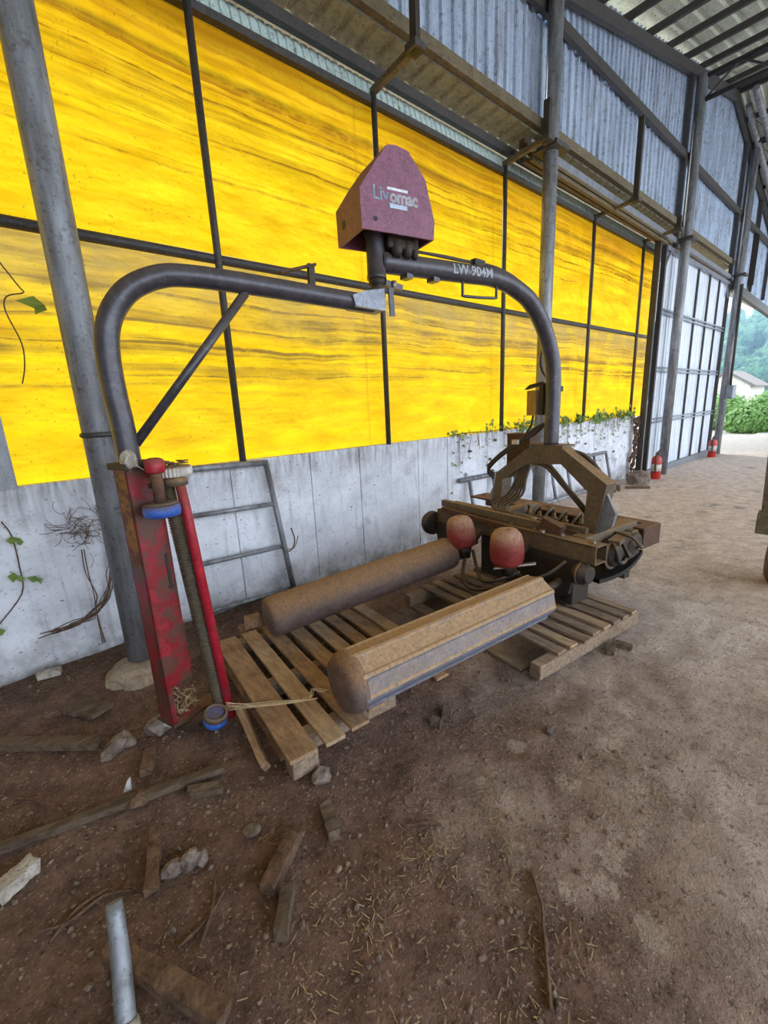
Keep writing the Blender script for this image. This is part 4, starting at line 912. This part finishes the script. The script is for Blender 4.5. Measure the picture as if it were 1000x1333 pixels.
for k, (pp, lab) in enumerate((([(-.22, 1.56), (-.15, 1.53), (-.05, 1.55), (.03, 1.50)], 'tangled twig left of the grey pole'), ([(-.2, 1.5), (-.12, 1.56), (-.03, 1.57)], 'short root crossing the tangled twig'), ([(.10, 1.20), (.2, 1.22), (.27, 1.27)], 'thin twig in front of the squared timber'), ([(.15, 1.15), (.22, 1.24), (.26, 1.33)], 'twig above the squared timber'), ([(.9, 1.02), (.97, .97), (1.0, .93)], 'small curved twig on the middle of the floor'), ([(-.28, 2.3), (-.2, 2.2), (-.18, 2.1), (-.25, 2.0)], 'dark cord-like root at the left edge'))):
    tag(MB().tube([gz(x, y, .012) for x, y in pp], .006, 6, smooth=5).build('twig', 'twig'), lab, 'twig', 'twigs on the dirt floor')
# loose grit, clods and straw
def scatter():
    b = MB()
    for k in range(4200):
        x, y = R.uniform(-.6, 2.2), R.uniform(.35, 3.3)
        if x > 1.0 and R.random() < .55: continue
        s_ = .0025+.009*R.random()**4; z = ground_z(x, y); b.rock((x, y, z+s_*.3), (s_*R.uniform(.8, 1.6), s_*R.uniform(.7, 1.1), s_*.8), .5, 1, k % 60, Rz(R.uniform(0, 3)))
    tag(b.build('soil_crumbs', 'soil'), 'loose soil crumbs strewn over the dirt floor', 'soil', kind='stuff')
    b = MB()
    cl = [(R.uniform(.3, 1.9), R.uniform(.35, 1.25)) for _ in range(26)]
    for k in range(750):
        if R.random() < .7:
            c = R.choice(cl); x, y = R.gauss(c[0], .05), R.gauss(c[1], .05)
        else: x, y = R.uniform(0, 2.6), R.uniform(.3, 1.4)
        L = R.uniform(.008, .034); a = R.uniform(0, 3.2); d = Vector((math.cos(a), math.sin(a), R.uniform(-.1, .3)))*L/2; c = gz(x, y, .005); b.bar(c-d, c+d, .0022, .0016)
    tag(b.build('straw_litter', 'straw'), 'scattered straw bits on the dirt floor', 'straw', kind='stuff')
    b = MB()
    for k in range(500):
        x, y = R.uniform(-.6, 1.7), 3.40-abs(R.gauss(0, .16)); L = R.uniform(.02, .06); a = R.uniform(0, 3.2); d = Vector((math.cos(a), math.sin(a), R.uniform(-.2, .3)))*L/2; c = gz(x, y, .01); b.bar(c-d, c+d, .007, .003)
    tag(b.build('leaf_litter', 'bark'), 'dry leaf litter along the foot of the wall', 'litter', kind='stuff')
scatter()
def twine():
    t = thing('baler_twine', (.70, 1.9, .15), 'frayed pale twine trailing over the left pallet', 'twine')
    for k in range(6):
        o = R.uniform(-.02, .02); MB().tube([(.60, 2.07, .10+.01*k), (.70, 1.95+o, .145), (.80, 1.87+o, .15), (.90, 1.80+o*.5, .15), (.955, 1.755+o, .15+abs(o))], .0018, 5, smooth=4).build('strand', 'twine', t)
    for k in range(4): MB().tube([(.93, 1.77, .15), (.96+R.uniform(-.02, .03), 1.80, .18), (1.0, 1.82+R.uniform(-.03, .03), .15), (1.03+R.uniform(0, .05), 1.79, .14)], .0016, 5, smooth=4).build('strand', 'twine', t)
twine()

# ================================================================== VINES
def leaf_mesh(b, c, size, rnd):
    n = Vector((rnd.uniform(-.6, .6), -1, rnd.uniform(-.3, .9))).normalized(); a = n.orthogonal().normalized(); a = Matrix.Rotation(rnd.uniform(0, 6.28), 3, n) @ a; t = n.cross(a); c = Vector(c)
    pts = [c-a*size*.5, c+t*size*.38-a*size*.1+n*size*.08, c+a*size*.6, c-t*size*.38-a*size*.1+n*size*.08]
    vv = [b.b.verts.new(p) for p in pts]; b.b.faces.new((vv[0], vv[1], vv[2])); b.b.faces.new((vv[0], vv[2], vv[3]))
def vines():
    def vine(x0, x1, n, top, hang, lab, size=.05):
        t = thing('creeper', ((x0+x1)/2, 3.44, 1.25), lab, 'vine', 'creepers over the concrete wall')
        b = MB(); L = MB()
        for k in range(max(3, int((x1-x0)*12))):
            x = R.uniform(x0, x1); h = hang*R.random()**2; pts = [(x, 3.50, 1.262), (x+R.uniform(-.03, .03), 3.437, 1.255)]
            m_ = max(1, int(h/.1))
            for j in range(m_): pts.append((pts[-1][0]+R.uniform(-.04, .04), 3.436, 1.235-(j+1)*h/m_))
            b.tube(pts, .003, 4)
            for q in pts[2:]:
                if R.random() < .7: leaf_mesh(L, (q[0], q[1]-.02, q[2]), size*R.uniform(.5, 1.), R)
        b.tube([(x0, 3.46, 1.26), ((x0+x1)/2, 3.455, 1.27), (x1, 3.46, 1.26)], .006, 5, smooth=4); b.build('stem', 'twig', t)
        for k in range(n):
            x = R.uniform(x0, x1)
            if mnoise.noise(Vector((x*2.3, 4.4, 0))) < -.12 and R.random() < .8: continue
            leaf_mesh(L, (x, 3.43+R.uniform(-.03, .06), 1.25+R.gauss(0, .03)+abs(R.gauss(0, top))), size*R.uniform(.6, 1.3), R)
        for k in range(int((x1-x0)*70)):
            x = R.uniform(x0, x1); z = 1.2-abs(R.gauss(0, .28))
            if z > .35 and mnoise.noise(Vector((x*1.9, z*2.5, 7))) > -.05: leaf_mesh(L, (x, 3.435, z), .028*R.uniform(.5, 1.4), R)
        o = L.build('foliage', 'leaf', t); o['kind'] = 'stuff'
        D = MB()
        for k in range(int((x1-x0)*14)): leaf_mesh(D, (R.uniform(x0, x1), 3.43, R.uniform(.45, 1.22)), .06*R.uniform(.4, 1.1), R)
        o = D.build('dead_leaves', 'twig', t); o['kind'] = 'stuff'
    vine(4.0, 4.7, 110, .015, .45, 'green creeper hanging down the wall right of the post stud')
    vine(4.7, 6.6, 330, .05, .35, 'leafy green creeper on the wall top behind the mast foot', .06)
    vine(6.6, 9.6, 560, .05, .40, 'green creeper along the far end of the wall top', .075)
    t = thing('creeper', (-.05, 3.42, 1.0), 'thin creeper with single leaves hanging at the far left', 'vine', 'creepers over the concrete wall')
    MB().tube([(.02, 3.42, 2.85), (.10, 3.42, 2.60), (.20, 3.42, 2.40), (.22, 3.42, 2.36), (.14, 3.42, 2.33), (.12, 3.42, 2.25), (.16, 3.42, 2.08), (.15, 3.42, 1.95), (.12, 3.42, 1.85)], .004, 5, smooth=4).build('stem', 'twig', t)
    for c, s_ in (((.25, 3.40, 2.30), .13), ((.05, 3.40, 2.95), .10), ((.02, 3.40, 3.05), .10), ((.01, 3.40, 2.12), .08)):
        b = MB(); leaf_mesh(b, c, s_, R); leaf_mesh(b, (c[0]+.03, c[1]-.01, c[2]-.03), s_*.7, R); b.build('leaf', 'leaf', t)
    t = thing('creeper', (-.05, 3.43, .5), 'little green creeper climbing the bottom left of the white wall', 'vine', 'creepers over the concrete wall')
    MB().tube([(-.26, 3.43, .42), (-.12, 3.435, .58), (-.10, 3.437, .75), (-.10, 3.437, .95), (-.13, 3.437, 1.05)], .004, 5, smooth=4).build('stem', 'twig', t)
    for c, s_ in (((-.10, 3.42, .93), .07), ((-.14, 3.42, .70), .07), ((-.05, 3.42, .66), .06), ((-.30, 3.40, .40), .10)):
        b = MB(); leaf_mesh(b, c, s_, R); leaf_mesh(b, (c[0]+.03, c[1], c[2]-.02), s_*.7, R); b.build('leaf', 'leaf', t)
    # dead runner curling around behind the left post
    t = thing('dead_creeper', (.25, 3.43, .6), 'brown dead creeper curled on the white wall behind the left post', 'vine')
    b = MB()
    for k in range(13):
        o = [R.gauss(0, .012) for _ in range(14)]
        b.tube([(.36+o[0], 3.43, 1.02+o[1]*3), (.405+o[2], 3.42, .88+o[3]), (.385+o[4], 3.415, .70+o[5]), (.365+o[6], 3.415, .58+o[7]), (.31+o[8], 3.42, .42+o[9]), (.22+o[10], 3.43, .325+o[11]), (.09+o[12]*3, 3.435, .28+o[13]), (-.05+o[0]*5, 3.436, .27+o[2])], .0028, 4, smooth=3)
    for k in range(3):
        o = R.gauss(0, .008); b.tube([(.24+o, 3.436, .78), (.235+o, 3.43, .62), (.245-o, 3.43, .45), (.235, 3.43, .34), (.235-o, 3.436, .08)], .004, 4, smooth=4)
    for k in range(70):
        x, z = R.gauss(.27, .075), R.gauss(.93, .06); a = R.uniform(0, 6.28); c = R.uniform(-1.4, 1.4); pts = [Vector((x, 3.432, z))]
        for j in range(5):
            a += c*.35; pts.append(pts[-1]+Vector((math.cos(a)*.022, R.uniform(-.006, .003), math.sin(a)*.022)))
        b.tube(pts, .0018, 4)
    b.build('runner', 'twig', t)
    b = MB().tube([(1.62, 3.34, .47), (1.70, 3.33, .42), (1.76, 3.34, .50), (1.74, 3.35, .62)], .006, 5, smooth=4).tube([(1.66, 3.34, .45), (1.74, 3.33, .44), (1.80, 3.34, .54)], .004, 5, smooth=4)
    tag(b.build('curled_root', 'twig'), 'curled brown root on the corner of the near pipe hurdle', 'root')
vines()

# ================================================================== OUTSIDE
def blob_tree(b, c, r, h, n, leafs, rnd):
    for k in range(n):
        d = Vector((rnd.gauss(0, 1), rnd.gauss(0, 1), rnd.gauss(0, 1))).normalized()*rnd.uniform(.75, 1.05)
        q = Vector(c)+Vector((d.x*r, d.y*r, d.z*h)); s_ = leafs*rnd.uniform(.6, 1.3)
        nn = (d+Vector((rnd.uniform(-.6, .6), rnd.uniform(-.6, .6), rnd.uniform(-.2, .8)))).normalized(); a = nn.orthogonal().normalized(); t = nn.cross(a)
        b.quad([q-a*s_, q+t*s_, q+a*s_, q-t*s_])
def outside():
    rnd = random.Random(3)
    hill_h = lambda x, y: max(0., 15*math.exp(-((x-130)/34)**2)*(1+.18*mnoise.noise(Vector((x*.02, y*.02, 0))))*(1 if y > -60 else 1)-1.2)
    xs = axis_vals([(85, 180, 5)]); ys = axis_vals([(-60, 110, 5)]); nx = len(xs)
    me = bpy.data.meshes.new('hill'); me.from_pydata([(x, y, hill_h(x, y)-.3) for y in ys for x in xs], [], [(j*nx+i, j*nx+i+1, (j+1)*nx+i+1, (j+1)*nx+i) for j in range(len(ys)-1) for i in range(nx-1)])
    me.materials.append(M['grass']); o = bpy.data.objects.new('hill', me); COL.objects.link(o); struct(o, 'wooded hill far beyond the yard', 'hill')
    b = MB()
    for k in range(520):
        x, y = rnd.uniform(88, 132), rnd.uniform(-20, 75); h = rnd.uniform(1.8, 3.0); z = hill_h(x, y)
        b.rock((x, y, z+h*.7), (h*.8, h*.8, h), .6, 2, k); blob_tree(b, (x, y, z+h*.7), h*.85, h*1.05, 60, .30, rnd)
    for f in b.b.faces: f.smooth = True
    tag(b.build('hill_forest', 'leaf_far'), 'dense bluish-green trees covering the hill outside', 'forest', kind='stuff')
    for k, (x, y, r, h, lab) in enumerate(((23.4, 3.9, .9, .65, 'low green bush nearest outside the opening'), (25.4, 5.2, .95, .8, 'green bush beside the shed post outside'), (27.6, 3.9, 1.15, .95, 'taller green bush in front of the small house'), (30.8, 6.6, 1.4, 1.0, 'rounded green bush below the house roof'), (31.2, 3.6, 1.3, 1.05, 'green bush at the right edge outside'))):
        t = thing('bush', (x, y, -.05), lab, 'bush', 'bushes outside the opening'); b = MB(); blob_tree(b, (x, y, h*.7), r, h, 2200, .065, rnd); b.rock((x, y, h*.6), (r*.85, r*.85, h*.85), .3, 2, k); b.build('foliage', 'bush', t)['kind'] = 'stuff'
        b = MB()
        for j in range(4): b.tube([(x+.1*j-.2, y, -.1), (x+.2*j-.4, y+.1*j, h)], .03, 5)
        b.build('stem', 'twig', t)
    t = thing('farmhouse', (37, 7.1, 0), 'small cream farmhouse with a grey roof seen through the opening', 'house')
    MB().box((38.5, 7.6, .95), (4.5, 2.6, 2.2)).build('walls', 'render', t)
    MB().prism([(36.0, 6.0, 2.0), (36.0, 7.6, 3.05), (36.0, 9.2, 2.0), (36.0, 9.2, 1.9), (36.0, 7.6, 2.9), (36.0, 6.0, 1.9)], (5, 0, 0)).build('roof', 'tile', t)
    MB().prism([(36.26, 6.3, 2.0), (36.26, 7.6, 2.88), (36.26, 8.9, 2.0)], (.1, 0, 0)).build('gable', 'render', t)
    MB().box((36.23, 7.4, 1.2), (.06, .7, .7)).build('window', 'glass_dark', t)
outside()

def haze():
    t = NT('valley_haze'); v = t.node('ShaderNodeVolumeScatter'); v.inputs['Color'].default_value = (.40, .68, 1, 1); v.inputs['Density'].default_value = .0052; v.inputs['Anisotropy'].default_value = .2
    t.lk(v.outputs[0], t.out.inputs['Volume'])
    b = MB().box((100, 30, 19), (110, 130, 40)); o = b.build('valley_haze', t.m); tag(o, 'bluish haze hanging before the wooded hill', 'haze', kind='stuff')
haze()
